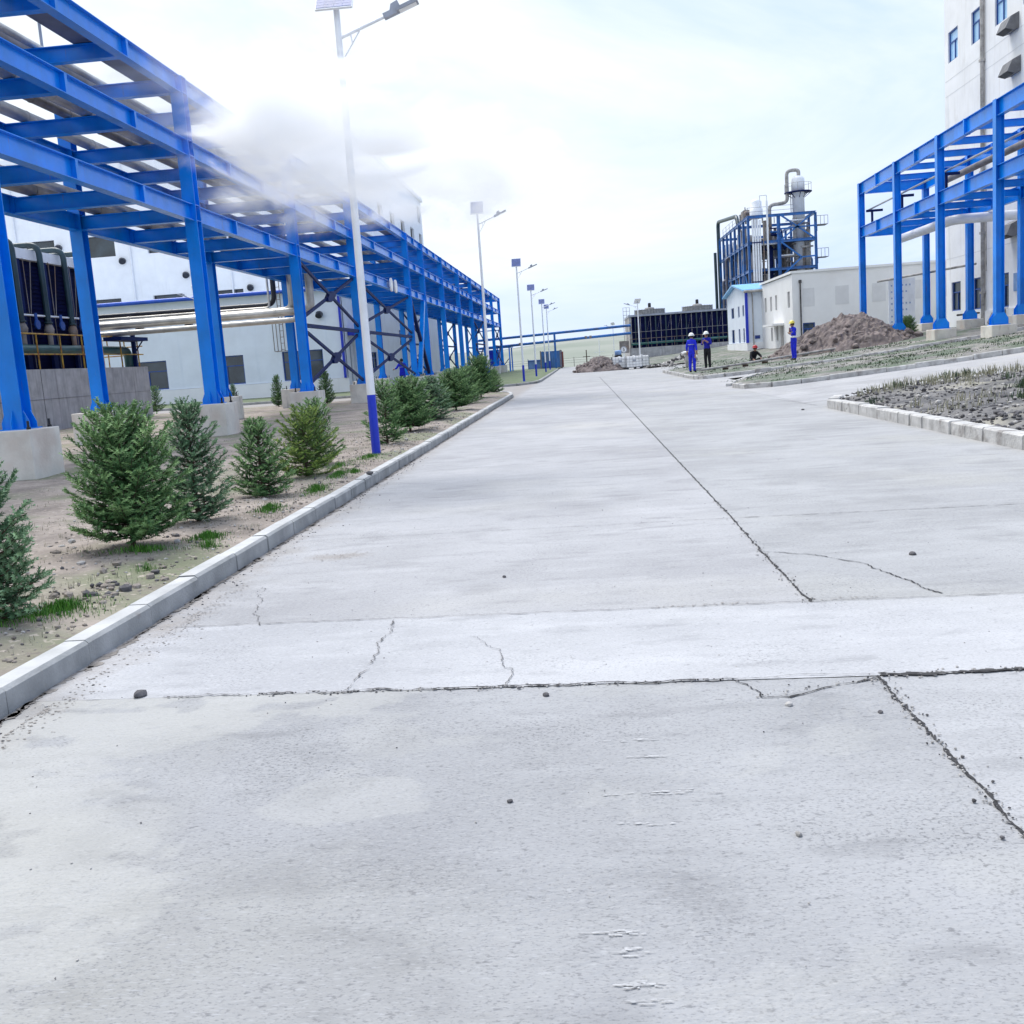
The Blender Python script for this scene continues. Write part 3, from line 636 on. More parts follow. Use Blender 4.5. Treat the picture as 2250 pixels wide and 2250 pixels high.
# ------------------------------------------------------------------ left pipe rack
rack = thing('pipe_rack', (-9.7, 60, 0), 'long blue steel pipe rack with three decks running along the spruce verge', 'pipe rack')
XF, XB = -8.4, -11.05
CY = [6.6, 14.8, 23.0, 31.2, 39.4, 52.0, 57.1, 65.0, 73.8, 82.4, 92.2, 102.0, 111.6]
TIERS = [(4.88, 5.24), (6.28, 6.63), (7.60, 7.96)]
for y in CY:
    for x in (XF, XB):
        if y < 7: continue
        big = .26
        c = MB(); zt = 7.95
        c.box(x-.14, x+.14, y-.145, y-.128, .86, zt); c.box(x-.14, x+.14, y+.128, y+.145, .86, zt); c.box(x-.008, x+.008, y-.128, y+.128, .86, zt)
        for (b0, b1) in TIERS:
            for zz in (b0+.01, b1-.012): c.box(x+.008, x+.138, y-.127, y+.127, zz-.007, zz+.007); c.box(x-.138, x-.008, y-.127, y+.127, zz-.007, zz+.007)
        c.box(x-.22, x+.22, y-.24, y+.24, .845, .862)                       # base plate and its stiffening fins
        for k in (-1, 1):
            c.prism([(x-.008+k*.0, y+k*.146, .863), (x-.008, y+k*.235, .863), (x-.008, y+k*.235, .95), (x-.008, y+k*.146, 1.14)], (.016, 0, 0))
            c.prism([(x+k*.141, y-.10, .863), (x+k*.215, y-.10, .863), (x+k*.215, y-.10, .95), (x+k*.141, y-.10, 1.12)], (0, .014, 0))
            c.prism([(x+k*.141, y+.10, .863), (x+k*.215, y+.10, .863), (x+k*.215, y+.10, .95), (x+k*.141, y+.10, 1.12)], (0, .014, 0))
        cc = c.build('column', M['blue'], rack)
        p = MB(); hw = .47 if x == XF else .5
        p.cbox(x-hw+.04, x+hw-.02, y-.55, y+.30, -.1, .845, .009)
        po = p.build('plinth', M['plinth'], rack)
        if y < 60:
            b = MB()
            for bx in (-.3, .3):
                for by in (-.3, .3):
                    b.tube([(x+bx, y+by, .84), (x+bx, y+by, .97)], .018, 6); b.lathe((x+bx, y+by, .846), [(.035, 0), (.035, .03), (.02, .035)], 6, False); b.cut()
            b.build_each('anchor_bolt', M['rubber'], po)
YA, YB = 5.5, 111.75
SP = []
for i in range(len(CY)-1):
    n = 3 if (CY[i+1]-CY[i] > 7.8 and CY[i] < 80) else 2
    for k in range(n): SP.append(CY[i] + (CY[i+1]-CY[i])*k/n)
SP.append(CY[-1]); SP.insert(0, 5.6)
for (b0, b1) in TIERS:
    zc = (b0+b1)/2
    for x in (XF, XB):
        m = MB(); m.ibeam((x, YA, zc), (x, YB, zc), b1-b0, .2, .016)
        for y in SP:
            if min(abs(y-c) for c in CY) > .2:
                m.box(x+.01, x+.098, y-.045, y+.045, b0+.017, b1-.017); m.box(x-.098, x-.01, y-.045, y+.045, b0+.017, b1-.017)
        m.build('longitudinal_beam', M['blue'], rack)
    for y in SP:
        m = MB(); m.ibeam((XB+.1, y, zc-.01), (XF-.1, y, zc-.01), b1-b0-.06, .19, .014)
        m.build('cross_beam', M['blue'], rack)
def brace(x, y0, z0, y1, z1, m=M['navy'], wd=.09, dp=.09):
    b = MB(); b.bar((x, y0, z0), (x, y1, z1), wd, dp); return b.build('brace', m, rack)
def xbay(x, y0, y1, zs, strut=True):
    ya, yb = y0+.18, y1-.18
    for z0, z1 in zs:
        for k, (a, b) in enumerate(((z0, z1), (z1, z0))):
            br = brace(x+(.033 if k else -.033), ya, a, yb, b, M['navy'], .064, .10)
        g = MB(); ym, zm = (ya+yb)/2, (z0+z1)/2; sl_ = (z1-z0)/(yb-ya); q = Vector((0, 1, sl_)).normalized(); r_ = Vector((0, -q.z, q.y))
        c0 = Vector((x-.07, ym, zm))
        g.prism([c0+q*u_+r_*v_ for u_, v_ in ((-.6, -.05), (-.22, -.15), (.22, -.15), (.6, -.05), (.6, .05), (.22, .15), (-.22, .15), (-.6, .05))], (.14, 0, 0))
        g.build('gusset', M['navy'], rack)
    if strut: brace(x, ya, zs[0][1]+.15, yb, zs[0][1]+.15, M['navy'], .1, .12)
xbay(XF, 31.2, 39.4, [(1.0, 2.7), (3.05, 4.8)])
xbay(XF, 39.4, 52.0, [(1.0, 2.7), (3.05, 4.8)])
for x in (XF, XB):
    for a, b in ((82.4, 92.2), (102.0, 111.6)): xbay(x, a, b, [(1.0, 2.7), (3.05, 4.8)])
xbay(XB, 65.0, 73.8, [(1.0, 2.7), (3.05, 4.8)])
brace(XF, 52.3, 4.8, 56.9, 1.0, M['navy'], .16, .2); brace(XF+.02, 56.6, 4.85, 53.6, 1.0, M['blue'], .22, .22)
for z in (1.4, 2.5, 3.6, 4.6):                                       # cross ties of the far end frame
    m = MB(); m.bar((XB+.15, 111.6, z), (XF-.15, 111.6, z), .1, .1); m.build('tie', M['blue'], rack)

# pipes lying on the decks
def deck_pipe(x, tier, r, y0, y1, m, label, name='pipe', flat=None):
    z = TIERS[tier][1] - .04
    mb = MB()
    if flat:
        mb.box(x-flat, x+flat, y0, y1, z+.012, z+.03); mb.box(x-flat, x-flat+.012, y0, y1, z+.031, z+.15); mb.box(x+flat-.012, x+flat, y0, y1, z+.031, z+.15)
    else:
        pts = [(x, y0 + (y1-y0)*i/16, z+r+.006) for i in range(17)]
        mb.tube(pts, r, 12)
        if r > .08:
            y = y0+1.0
            while y < y1 and y < 60: mb.tube([(x, y, z+r+.006), (x, y+.06, z+r+.006)], r+.008, 12); y += 1.37
    return tag(mb.build(name, m), label, 'cable tray' if flat else 'pipe', 'lines carried by the long blue rack')
deck_pipe(-9.0, 2, 0, 5.6, 111, M['tray'], 'wide grey cable tray on the top deck of the long rack, road side', 'cable_tray', .34)
deck_pipe(-10.6, 2, 0, 5.6, 111, M['tray'], 'grey cable tray on the top deck of the long rack, far side from the road', 'cable_tray', .26)
deck_pipe(-10.15, 2, .07, 5.6, 111, M['silver'], 'thin silver pipe beside the far cable tray on the top deck of the long rack', 'pipe')
for x, r, m, t in ((-8.85, .13, 'lag', 'dull brown lagged pipe nearest the road on the middle deck of the long rack'), (-9.3, .16, 'silver', 'fat silver pipe, second from the road on the middle deck of the long rack'),
                   (-9.68, .09, 'lag', 'thin dull pipe mid-width on the middle deck of the long rack'), (-10.55, .12, 'silver', 'silver pipe farthest from the road on the middle deck of the long rack')):
    deck_pipe(x, 1, r, 5.6, 111, M[m], t)
for x, r, m, t in ((-8.8, .10, 'silver', 'silver pipe nearest the road on the lowest deck of the long rack'), (-9.15, .14, 'lag', 'thick dull lagged pipe, second from the road on the lowest deck of the long rack'),
                   (-9.95, .08, 'silver', 'thin silver pipe mid-width on the lowest deck of the long rack'), (-10.6, .13, 'lag', 'dull lagged pipe farthest from the road on the lowest deck of the long rack')):
    deck_pipe(x, 0, r, 5.6, 111, M[m], t)
# vent pipe standing on the top deck, disc plates on the lowest beam
t = MB(); t.tube([(-10.15, 20.6, 8.05), (-10.15, 20.6, 9.0)], .03, 8)
tag(t.build('vent_pipe', M['greypaint']), 'thin grey upright pipe standing on the top deck of the long rack', 'pipe')
for y in (46.5, 47.6):
    t = MB(); t.tube([(-8.28, y, 5.06), (-8.22, y, 5.06)], .3, 20)
    tag(t.build('disc_plate', M['plastic']), 'white round disc fixed on the lowest road-side beam of the long rack', 'disc', 'white discs on the rack beam')

# ducts coming down between the columns and turning away from the road
def duct(pts, r, m, label, br=.35, name='duct'):
    mb = MB(); q = bend(pts, br); mb.tube(q, r, 14)
    a, b = Vector(pts[-2]), Vector(pts[-1]); n = int((b-a).length/1.2)
    for i in range(1, n):
        p = a.lerp(b, i/n); d = (b-a).normalized()*.03; mb.tube([p-d, p+d], r+.008, 14)
    return tag(mb.build(name, m), label, 'pipe')
duct([(-9.95, 38.6, 5.3), (-9.95, 38.6, 3.73), (-19.5, 38.6, 3.69)], .15, M['silver'], 'bright silver elbowed duct dropping by the third front column of the long rack')
duct([(-10.3, 38.2, 5.3), (-10.3, 38.2, 3.40), (-19.5, 38.2, 3.37)], .10, M['silver'], 'slimmer silver pipe running just below the bright elbowed duct')
duct([(-10.72, 38.8, 5.3), (-10.72, 38.8, 3.80), (-19.5, 38.8, 3.78)], .13, M['silver'], 'paired silver downpipe just behind the third front column of the long rack')
duct([(-11.45, 39.0, 5.4), (-11.45, 39.0, 4.06), (-19.5, 39.0, 4.10)], .095, M['black'], 'black pipe with square elbow running above the silver ducts')
duct([(-11.6, 38.8, 5.4), (-11.6, 38.8, 3.95), (-18.5, 38.8, 3.97)], .04, M['silver'], 'thin silver line strapped along the black elbowed pipe', .15)
st = thing('pipe_support', (-17.6, 40.1, 2.13), 'dark steel post with bracket head holding the silver ducts on the basin edge', 'pipe support')
b = MB(); b.bar((-17.62, 40.1, 2.13), (-17.62, 40.1, 3.4), .14, .14); b.build('post', M['navy'], st)
b = MB(); b.box(-17.8, -17.1, 37.9, 40.3, 3.12, 3.26); b.build('bracket_head', M['navy'], st)
b = MB(); b.bar((-17.55, 40.1, 2.75), (-17.25, 40.1, 3.12), .04, .04); b.build('strut', M['navy'], st)

# ------------------------------------------------------------------ walls with openings
def wall(mb, o, u, nrm, u0, u1, z0, z1, holes, depth=.14):
    """o origin, u horizontal unit vector, nrm outward normal; holes (a,b,c,d) = u range, z range"""
    o = Vector(o); u = Vector(u); nrm = Vector(nrm)
    us = sorted({u0, u1, *[h[0] for h in holes], *[h[1] for h in holes]}); zs = sorted({z0, z1, *[h[2] for h in holes], *[h[3] for h in holes]})
    flip = u.cross(Vector((0, 0, 1))).dot(nrm) < 0
    def P(a, z, d=0): return o + u*a + Vector((0, 0, z)) - nrm*d
    def q(a, b, c, d): mb.add([a, b, c, d], [(3, 2, 1, 0) if flip else (0, 1, 2, 3)])
    for i in range(len(us)-1):
        for j in range(len(zs)-1):
            cu_, cz = (us[i]+us[i+1])/2, (zs[j]+zs[j+1])/2
            if any(h[0] < cu_ < h[1] and h[2] < cz < h[3] for h in holes): continue
            q(P(us[i], zs[j]), P(us[i+1], zs[j]), P(us[i+1], zs[j+1]), P(us[i], zs[j+1]))
    for a, b, c, d in holes:
        q(P(a, c), P(b, c), P(b, c, depth), P(a, c, depth)); q(P(a, d, depth), P(b, d, depth), P(b, d), P(a, d))
        q(P(a, d), P(a, c), P(a, c, depth), P(a, d, depth)); q(P(b, c), P(b, d), P(b, d, depth), P(b, c, depth))
def window(parent, o, u, nrm, h, fm, gm, depth=.10, muntin=True, fw_=.06, name='window'):
    o = Vector(o); u = Vector(u); nrm = Vector(nrm); a, b, c, d = h
    def P(p, z, e=depth): return o + u*p + Vector((0, 0, z)) - nrm*e
    m = MB(); k = fw_/2; g = .004
    m.bar(P(a+g, c+k), P(b-g, c+k), .05, fw_); m.bar(P(a+g, d-k), P(b-g, d-k), .05, fw_)
    m.bar(P(a+k+g, c+fw_), P(a+k+g, d-fw_), fw_, .05, nrm); m.bar(P(b-k-g, c+fw_), P(b-k-g, d-fw_), fw_, .05, nrm)
    if muntin:
        zt = c + (d-c)*.64
        m.bar(P(a+fw_, zt), P(b-fw_, zt), .045, fw_*.9)
        um = a + (b-a)*.45; m.bar(P(um, c+fw_), P(um, zt-fw_*.45), fw_*.8, .045, nrm)
    f = m.build(name, fm, parent)
    p = MB(); p.add([P(a, c, depth+.03), P(b, c, depth+.03), P(b, d, depth+.03), P(a, d, depth+.03)], [(0, 1, 2, 3)])
    p.build('pane', gm, f); return f
EX, EY, NX, NY = (1, 0, 0), (0, 1, 0), (-1, 0, 0), (0, -1, 0)

# annex on the left
an = thing('factory_annex', (-24, 64, 0), 'low white factory hall with blue roof edge behind the near columns of the long rack', 'building')
hs = [(-28.4, -26.15, 1.06, 2.86), (-23.2, -21.15, 1.06, 2.86), (-18.65, -16.05, 1.04, 2.86)]
m = MB(); wall(m, (0, 64, 0), EX, NY, -70, -14.6, 1.0, 6.4, hs, .16); m.build('front_wall', M['bluewhite'], an)
m = MB(); m.box(-70, -14.5, 63.92, 64.2, -.1, .985); m.build('base_course', M['white'], an)
dh = [(65.2, 66.9, .1, 3.35), (72, 74, 1.4, 2.6), (84, 87, 3.2, 4.4)]
m = MB(); wall(m, (-14.6, 0, 0), EY, EX, 64.2, 108, -.1, 6.4, dh, .2)
m.add([(-70,108,0),(-14.6,108,0),(-14.6,108,6.4),(-70,108,6.4)], [(1,0,3,2)]); m.add([(-70,64,0),(-70,108,0),(-70,108,6.4),(-70,64,6.4)], [(1,0,3,2)])
m.build('side_wall', M['white'], an)
for h in hs: window(an, (0, 64, 0), EX, NY, h, M['frame_blue'], M['glass'], .12)
window(an, (-14.6, 0, 0), EY, EX, dh[1], M['frame_blue'], M['glass'], .1); window(an, (-14.6, 0, 0), EY, EX, dh[2], M['frame_blue'], M['glass'], .1)
m = MB(); m.box(-14.78, -14.74, 65.2, 66.9, .1, 3.35); d = m.build('door', M['whitepaint'], an)
m = MB(); m.box(-14.735, -14.70, 65.28, 66.0, .2, 3.2); m.build('door_leaf', M['greypaint'], d)
m = MB(); m.box(-14.56, -13.6, 64.9, 67.3, 3.6, 3.88); m.build('canopy', M['blue_sat'], an)
m = MB(); m.box(-70, -14.3, 63.6, 108.3, 6.4, 6.47); 
m.add([(-70, 63.55, 6.47), (-14.25, 63.55, 6.47), (-14.25, 86, 7.6), (-70, 86, 7.6)], [(0, 1, 2, 3)]); m.build('roof', M['bluewhite'], an)
m = MB(); m.tube([(-70, 63.5, 6.52), (-14.2, 63.5, 6.52)], .13, 10); m.build('gutter', M['fascia'], an)
m = MB(); m.bar((-14.72, 63.9, .98), (-14.72, 63.9, 6.4), .22, .12); m.build('downpipe', M['blue_sat'], an)
m = MB()
for x in (-27.5, -19.97*64/52*.99, -16.0):
    m.tube([(x, 63.98, 5.0), (x, 63.72, 5.0), (x, 63.6, 4.86)], .2, 14); m.cut()
m.build_each('wall_vent', M['black'], an)
m = MB()
for i in range(4): m.tube([(-18.9+.22*i, 63.4, 2.9), (-18.9+.22*i, 63.4, 8.2 if i > 1 else 4.7)], .025, 6)
for z in (2.9, 4.7): m.tube(bend([(-18.9, 63.95, z), (-18.9, 63.4, z), (-18.24, 63.4, z), (-18.24, 63.95, z)], .2), .025, 6)
for i in range(14): m.tube([(-18.46, 63.42, 3.0+.38*i), (-18.24, 63.42, 3.0+.38*i)], .015, 5)
m.build('ladder', M['rust'], an)

# tall hall behind it
th = thing('production_hall', (-40, 78, 0), 'tall white production hall with dark windows rising behind the long rack', 'building')
S = 78/52
def sx(x): return x*S
def sz(z): return 1.35 + (z-1.35)*S
hs = []
for xr in (-34.8, -30.2, -25.6, -41.5):
    pass
wz = [(sz(3.9), sz(5.88)), (sz(7.98), sz(9.02))]
for z0, z1 in wz:
    for a, b in ((-27.9, -26.34), (-24.68, -23.2), (-21.5, -19.98), (-18.3, -16.8), (-31.1, -29.5), (-34.3, -32.7)):
        hs.append((sx(a), sx(b), z0, z1))
m = MB(); wall(m, (0, 78, 0), EX, NY, -75, -16, 0, 18.6, hs, .3); m.build('front_wall', M['white'], th)
for h in hs: window(th, (0, 78, 0), EX, NY, h, M['frame_dark'], M['glass'], .25, False)
sh = [(98.0, 100.2, 13.0, 15.1), (103.6, 105.8, 13.0, 15.1), (109.2, 111.0, 13.0, 15.1), (109.2, 111.0, 16.2, 17.9), (92.4, 94.6, 13.0, 15.1), (86.8, 89, 13.0, 15.1)]
m = MB(); wall(m, (-16, 0, 0), EY, EX, 78, 112, 0, 18.6, sh, .3)
m.add([(-75,112,0),(-16,112,0),(-16,112,18.6),(-75,112,18.6)], [(1,0,3,2)]); m.add([(-75,78,0),(-75,112,0),(-75,112,18.6),(-75,78,18.6)], [(1,0,3,2)])
m.build('side_wall', M['white'], th)
for h in sh: window(th, (-16, 0, 0), EY, EX, h, M['frame_dark'], M['glass'], .25, False)
m = MB(); m.box(-75.2, -15.8, 77.8, 112.2, 18.6, 18.95); m.build('roof', M['white'], th)
m = MB()
for x, z in ((-22.86, 7.71), (-19.65, 6.77), (-26.1, 8.6), (-16.4, 5.9)): m.tube([(sx(x), 77.99, sz(z)), (sx(x), 77.8, sz(z)), (sx(x)+.05, 77.7, sz(z)-.08)], .24, 16); m.cut()
m.build_each('wall_vent', M['black'], th)
m = MB()
for x in (-22.41, -17.3, -28.3): m.tube([(sx(x), 77.9, 0), (sx(x), 77.9, 18.6)], .07, 8); m.cut()
m.build_each('downpipe', M['whitepaint'], th)

# ------------------------------------------------------------------ left cooling tower
ct = thing('cooling_tower', (-19.5, 34, 0), 'dark louvred cooling tower on a stained concrete basin behind the long rack', 'cooling tower')
m = MB(); m.box(-24, -17.5, 20, 40.9, -.1, 2.13); m.build('basin', M['conc'], ct)
m = MB()
for y in (26.3, 32.5): m.box(-17.503, -17.49, y, y+.014, .0, 2.12)
for z in (1.15,): m.box(-17.503, -17.488, 20.1, 40.85, z, z+.008)
m.build('form_joint', M['crackpale'], ct)
m = MB(); m.box(-23, -18.4, 20.5, 37.6, 2.15, 5.85)
for i in range(26): z = 2.3+.137*i; m.bar((-18.385, 20.5, z), (-18.385, 37.6, z), .03, .05)
m.build('louvre_wall', M['louvre'], ct)
m = MB(); m.box(-23.2, -18.2, 20.3, 37.8, 5.8, 6.14); m.build('roof_edge', M['whitepaint'], ct)
m = MB()
for y in [33.2+1.7*i-8.5 for i in range(8)]: m.box(-18.33, -18.22, y, y+.28, 2.14, 5.79); m.cut()
m.build_each('rib', M['navy'], ct)
for y in (31.0, 32.7, 34.4, 36.05, 37.5):
    m = MB(); m.tube(bend([(-20.5, y-.1, 6.32), (-18.0, y, 6.32), (-18.0, y, 3.75)], .35), .1, 12)
    m.lathe((-18.0, y, 3.68), [(.14, 0), (.14, .05), (.1, .06)], 12); p = m.build('riser_pipe', M['teal'], ct)
    m = MB(); m.lathe((-18.0, y, 3.3), [(.06, 0), (.15, .06), (.17, .18), (.12, .32), (.1, .37)], 12); m.tube([(-18, y, 3.3), (-18, y, 2.7)], .09, 10)
    m.build('valve', M['rustgrey'], p)
    m = MB(); m.tube([(-17.9, y-.95, 3.62), (-17.85, y-.95, 3.62)], .16, 12); m.tube([(-17.9, y-.95, 3.62), (-17.9, y-.95, 4.0)], .05, 8); m.build('handwheel', M['frame_blue'], p)
    m = MB(); m.tube([(-18.05, y-.95, 3.9), (-18.2, y-.3, 5.75)], .015, 5); m.tube([(-18.1, y-.95, 2.2), (-18.1, y-.95, 5.8)], .015, 5); m.build('stay', M['rustgrey'], p)
m = MB(); m.tube([(-18.05, 22, 3.94), (-18.05, 37.7, 3.94)], .035, 8); m.build('spray_pipe', M['whitepaint'], ct)
m = MB(); m.tube(bend([(-17.85, 20.5, 2.79), (-17.85, 40.0, 2.79), (-17.85, 40.0, 2.1)], .4, 7), .165, 16); m.build('header_pipe', M['green'], ct)
m = MB()
for y in [20.4+1.53*i for i in range(14)]:
    m.tube([(-17.56, y, 2.13), (-17.56, y, 3.28)], .028, 6)
for z in (2.62, 3.28): m.tube([(-17.56, 20.4, z), (-17.56, 40.75, z)], .026, 6)
for z in (2.62, 2.95, 3.28): m.tube([(-17.56, 40.75, z), (-19.6, 40.75, z)], .026, 6)
for x in (-18.3, -19.0, -19.6): m.tube([(x, 40.75, 2.13), (x, 40.75, 3.28)], .026, 6)
m.build('railing', M['yellow'], ct)

# ------------------------------------------------------------------ solar street lamps
def lamp_proto():
    r = thing('street_lamp', (0, 0, 0), 'x', 'street lamp', 'solar street lamps along the road')
    m = MB(); m.tube([(0, 0, .9), (0, 0, 6.25)], .062, 14, True, .042); m.build('pole', M['whitepaint'], r)
    m = MB(); m.tube([(0, 0, 0), (0, 0, .898)], .066, 14, True, .063); m.box(-.14, .14, -.14, .14, 0, .018); m.build('painted_base', M['blue_sat'], r)
    m = MB(); m.tube([(.03, 0, 5.88), (.72, 0, 6.12)], .022, 8)
    a = m.build('arm', M['whitepaint'], r)
    m = MB(); m.tube([(.06, 0, 5.62), (.30, 0, 5.95)], .011, 6); m.tube([(.17, 0, 5.92), (.19, 0, 5.78)], .011, 6); m.build('arm_brace', M['whitepaint'], a)
    m = MB(); d = Vector((.69, 0, .24)).normalized(); o = Vector((.66, 0, 6.10)); m.bar(o, o+d*.2, .1, .07); m.bar(o+d*.2, o+d*.52, .17, .045)
    m.prism([o+d*.1+Vector((0, -.05, .04)), o+d*.26+Vector((0, -.05, .025)), o+d*.22+Vector((0, -.05, .12)), o+d*.12+Vector((0, -.05, .11))], (0, .1, 0))
    h = m.build('lamp_head', M['greypaint'], r)
    m = MB(); m.bar(o+d*.24-Vector((0, 0, .027)), o+d*.5-Vector((0, 0, .027)), .12, .008); m.build('light_panel', M['plastic'], h)
    T = R(52); e = Vector((0, math.cos(T), math.sin(T))); nn = Vector((0, -math.sin(T), math.cos(T))); c = Vector((0, .0, 6.44))
    m = MB(); m.bar(c-e*.29, c+e*.29, .52, .03, nn); p = m.build('solar_panel', M['whitepaint'], r)
    m = MB()
    for i in range(4):
        for j in range(9):
            q = c + Vector((-.1875+.125*i, 0, 0)) + e*(-.24+.06*j) + nn*.018; m.bar(q-e*.0285, q+e*.0285, .1225, .004, nn)
    m.build('cells', M['cellblue'], p)
    m = MB(); m.tube([(0, 0, 6.2), c-nn*.03], .03, 8); m.build('panel_bracket', M['greypaint'], p)
    return r
M['cellblue'] = mat('solar_cells', (.05, .09, .30), .3, .15, 4, spec=.9)
LP = [(-3.1, 15.0, 1.0, 'nearest solar street lamp, white pole with blue foot rising through the steam'),
      (-3.75, 42.0, 1.14, 'solar street lamp at the end of the spruce row, before the left side road'),
      (-3.24, 58.2, 1.02, 'solar street lamp on the lawn just past the side road, first of four there'),
      (-3.1, 71.5, .94, 'solar street lamp on the lawn, second of four along the lawn kerb'),
      (-3.02, 89.1, .93, 'solar street lamp on the lawn standing before the blue container, third of four'),
      (-3.13, 105.3, .98, 'most distant solar street lamp on the lawn kerb beside the blue container')]
lp = lamp_proto()
for i, (x, y, s, lab) in enumerate(LP):
    o = lp if i == 0 else copy_tree(lp)
    o.location = (x, y, .09); o.scale = (1, 1, s); o['label'] = lab
o = copy_tree(lp); o.location = (4.8, 84, .0); o.scale = (1, 1, .82); o.rotation_euler.z = R(200); o['label'] = 'white lamp pole behind the plastic tanks, its panel seen nearly edge-on'
o = copy_tree(lp); o.location = (4.5, 138, .1); o.scale = (1, 1, .78); o.rotation_euler.z = R(170); o['label'] = 'thin distant lamp pole left of the far cooling tower'
o = copy_tree(lp); o.location = (-21.4, 58, .1); o.rotation_euler.z = R(180); o['label'] = 'lamp with dark head in front of the tall hall, pole hidden behind a rack column'

# ------------------------------------------------------------------ spruces
def shoot(mb, p, d, ln, wd, tint, rg, n=15):
    d = Vector(d).normalized(); x = d.cross(Vector((0, 0, 1)))
    if x.length < .1: x = Vector((1, 0, 0))
    x.normalize(); y = d.cross(x)
    vs = []; fs = []
    for i in range(n):
        t = (i+.3)/n; a = i*2.4 + rg.random(); q = p + d*ln*t*.86
        out = (x*math.cos(a) + y*math.sin(a))
        tip = q + (out*.8 + d*.75)*wd*(1.0-.25*t)
        s = out.cross(d)*wd*.22
        k = len(vs); vs += [q-s, q+s, tip]; fs.append((k, k+1, k+2))
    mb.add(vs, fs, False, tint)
def spruce_mesh(h, r, seed, dens=1., round_=.55, low=.06):
    rg = random.Random(seed); mb = MB(); tr = MB()
    tr.tube([(0, 0, -.05), (0, 0, h*.5), (rg.uniform(-.01, .01), 0, h*.95)], .022*h, 7, True, .004)
    nb = int(88*dens); ga = rg.random()*6
    for b in range(nb):
        t = (b+.5)/nb; z = h*(low + (.97-low)*t**1.12)
        zz = z/h
        cone = (1-zz)**.8 * min(1, .6 + zz*2.4)
        oval = math.sqrt(max(.02, 1-((zz-.44)/.58)**2))*.97
        prof = cone*(1-round_) + oval*round_
        ln = r*1.12*prof*rg.uniform(.74, 1.14) + .04
        a = ga + b*2.39996 + rg.uniform(-.3, .3); el = R(8 + 50*zz**1.5 + rg.uniform(-9, 12))
        d = Vector((math.cos(a)*math.cos(el), math.sin(a)*math.cos(el), math.sin(el)))
        p0 = Vector((0, 0, z*.94)); pts = [p0]; k = max(3, int(ln/.05))
        for i in range(1, k+1):
            tt = i/k; pts.append(p0 + d*ln*tt + Vector((0, 0, -.10*ln*math.sin(tt*2.6) + .10*ln*tt*tt)))
        tr.tube(pts, .0045+.006*ln, 4, False, .002)
        side = d.cross(Vector((0, 0, 1))).normalized()
        bt = rg.uniform(0, .25)
        for i in range(1, k+1):
            tt = i/k
            if tt < .18: continue
            p = pts[i]; dd = (pts[i]-pts[i-1]).normalized()
            sl_ = (.055 + .24*ln*(1-tt*.6))*rg.uniform(.7, 1.2)
            for sgn in (-1, 1):
                if rg.random() < .08: continue
                sd_ = (dd*.75 + side*sgn*rg.uniform(.6, .95) + Vector((0, 0, rg.uniform(-.22, .22)))).normalized()
                ns = max(1, round(sl_/.075)); q = p.copy()
                for s in range(ns):
                    sln = sl_/ns
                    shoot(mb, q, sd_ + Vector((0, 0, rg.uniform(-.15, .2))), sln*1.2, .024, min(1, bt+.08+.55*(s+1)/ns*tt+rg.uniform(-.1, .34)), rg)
                    if ns > 1 and s < ns-1 and rg.random() < .8:
                        shoot(mb, q, sd_ + side*rg.uniform(-.9, .9) + dd*.5 + Vector((0, 0, rg.uniform(-.3, .4))), .065, .028, min(1, bt+.25*tt+rg.uniform(0, .35)), rg, 9)
                    q = q + sd_*sln
            if rg.random() < .7: shoot(mb, p, dd + Vector((0, 0, rg.uniform(.1, .8))), .06, .028, min(1, bt+.15+.3*tt), rg, 9)
        shoot(mb, pts[-1]-d*.02, d+Vector((0, 0, .15)), .085, .03, min(1, .5+rg.random()*.45), rg, 13)
    for k in range(6):
        z = h*(.86+.03*k); a = k*1.3
        shoot(mb, Vector((0, 0, z)), Vector((math.cos(a)*.6, math.sin(a)*.6, 1)), .08, .026, .6, rg)
    shoot(mb, Vector((0, 0, h*.93)), Vector((0, 0, 1)), h*.15, .026, .75, rg, 18)
    return mb, tr
def spruce(h, r, seed, dens, round_, fol, loc, label, group, low=.06):
    o = thing('spruce', loc, label, 'tree', group)
    c, t = spruce_mesh(h, r, seed, dens, round_, low)
    off = Vector(loc); c.v = [tuple(Vector(v)+off) for v in c.v]; t.v = [tuple(Vector(v)+off) for v in t.v]
    c.build('crown', fol, o); t.build('trunk', M['wood'], o); return o
G1 = 'young spruces along the kerb'
SPR = []
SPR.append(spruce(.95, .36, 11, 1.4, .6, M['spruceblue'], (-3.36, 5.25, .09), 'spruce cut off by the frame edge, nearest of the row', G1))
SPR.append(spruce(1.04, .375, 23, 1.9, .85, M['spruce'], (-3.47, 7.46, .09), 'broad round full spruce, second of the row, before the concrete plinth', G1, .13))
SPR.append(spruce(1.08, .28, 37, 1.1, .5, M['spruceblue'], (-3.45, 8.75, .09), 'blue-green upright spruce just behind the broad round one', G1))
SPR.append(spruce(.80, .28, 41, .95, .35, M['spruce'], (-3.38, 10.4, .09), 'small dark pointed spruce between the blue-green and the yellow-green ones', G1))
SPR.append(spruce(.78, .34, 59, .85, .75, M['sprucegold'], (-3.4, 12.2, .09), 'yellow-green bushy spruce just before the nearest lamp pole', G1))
SPR.append(spruce(.90, .34, 67, .7, .45, M['spruce'], (-3.6, 13.6, .09), 'dark loose spruce pressed behind the yellow-green one', G1))
def again(src, loc, s, rot, label, group=G1):
    o = copy_tree(SPR[src]); o.location = loc; o.scale = s; o.rotation_euler.z = rot; o['label'] = label; o['group'] = group
    return o
again(5, (-3.25, 16.7, .09), (1.0, 1.0, 1.15), 1.1, 'loose-branched spruce right behind the nearest lamp pole')
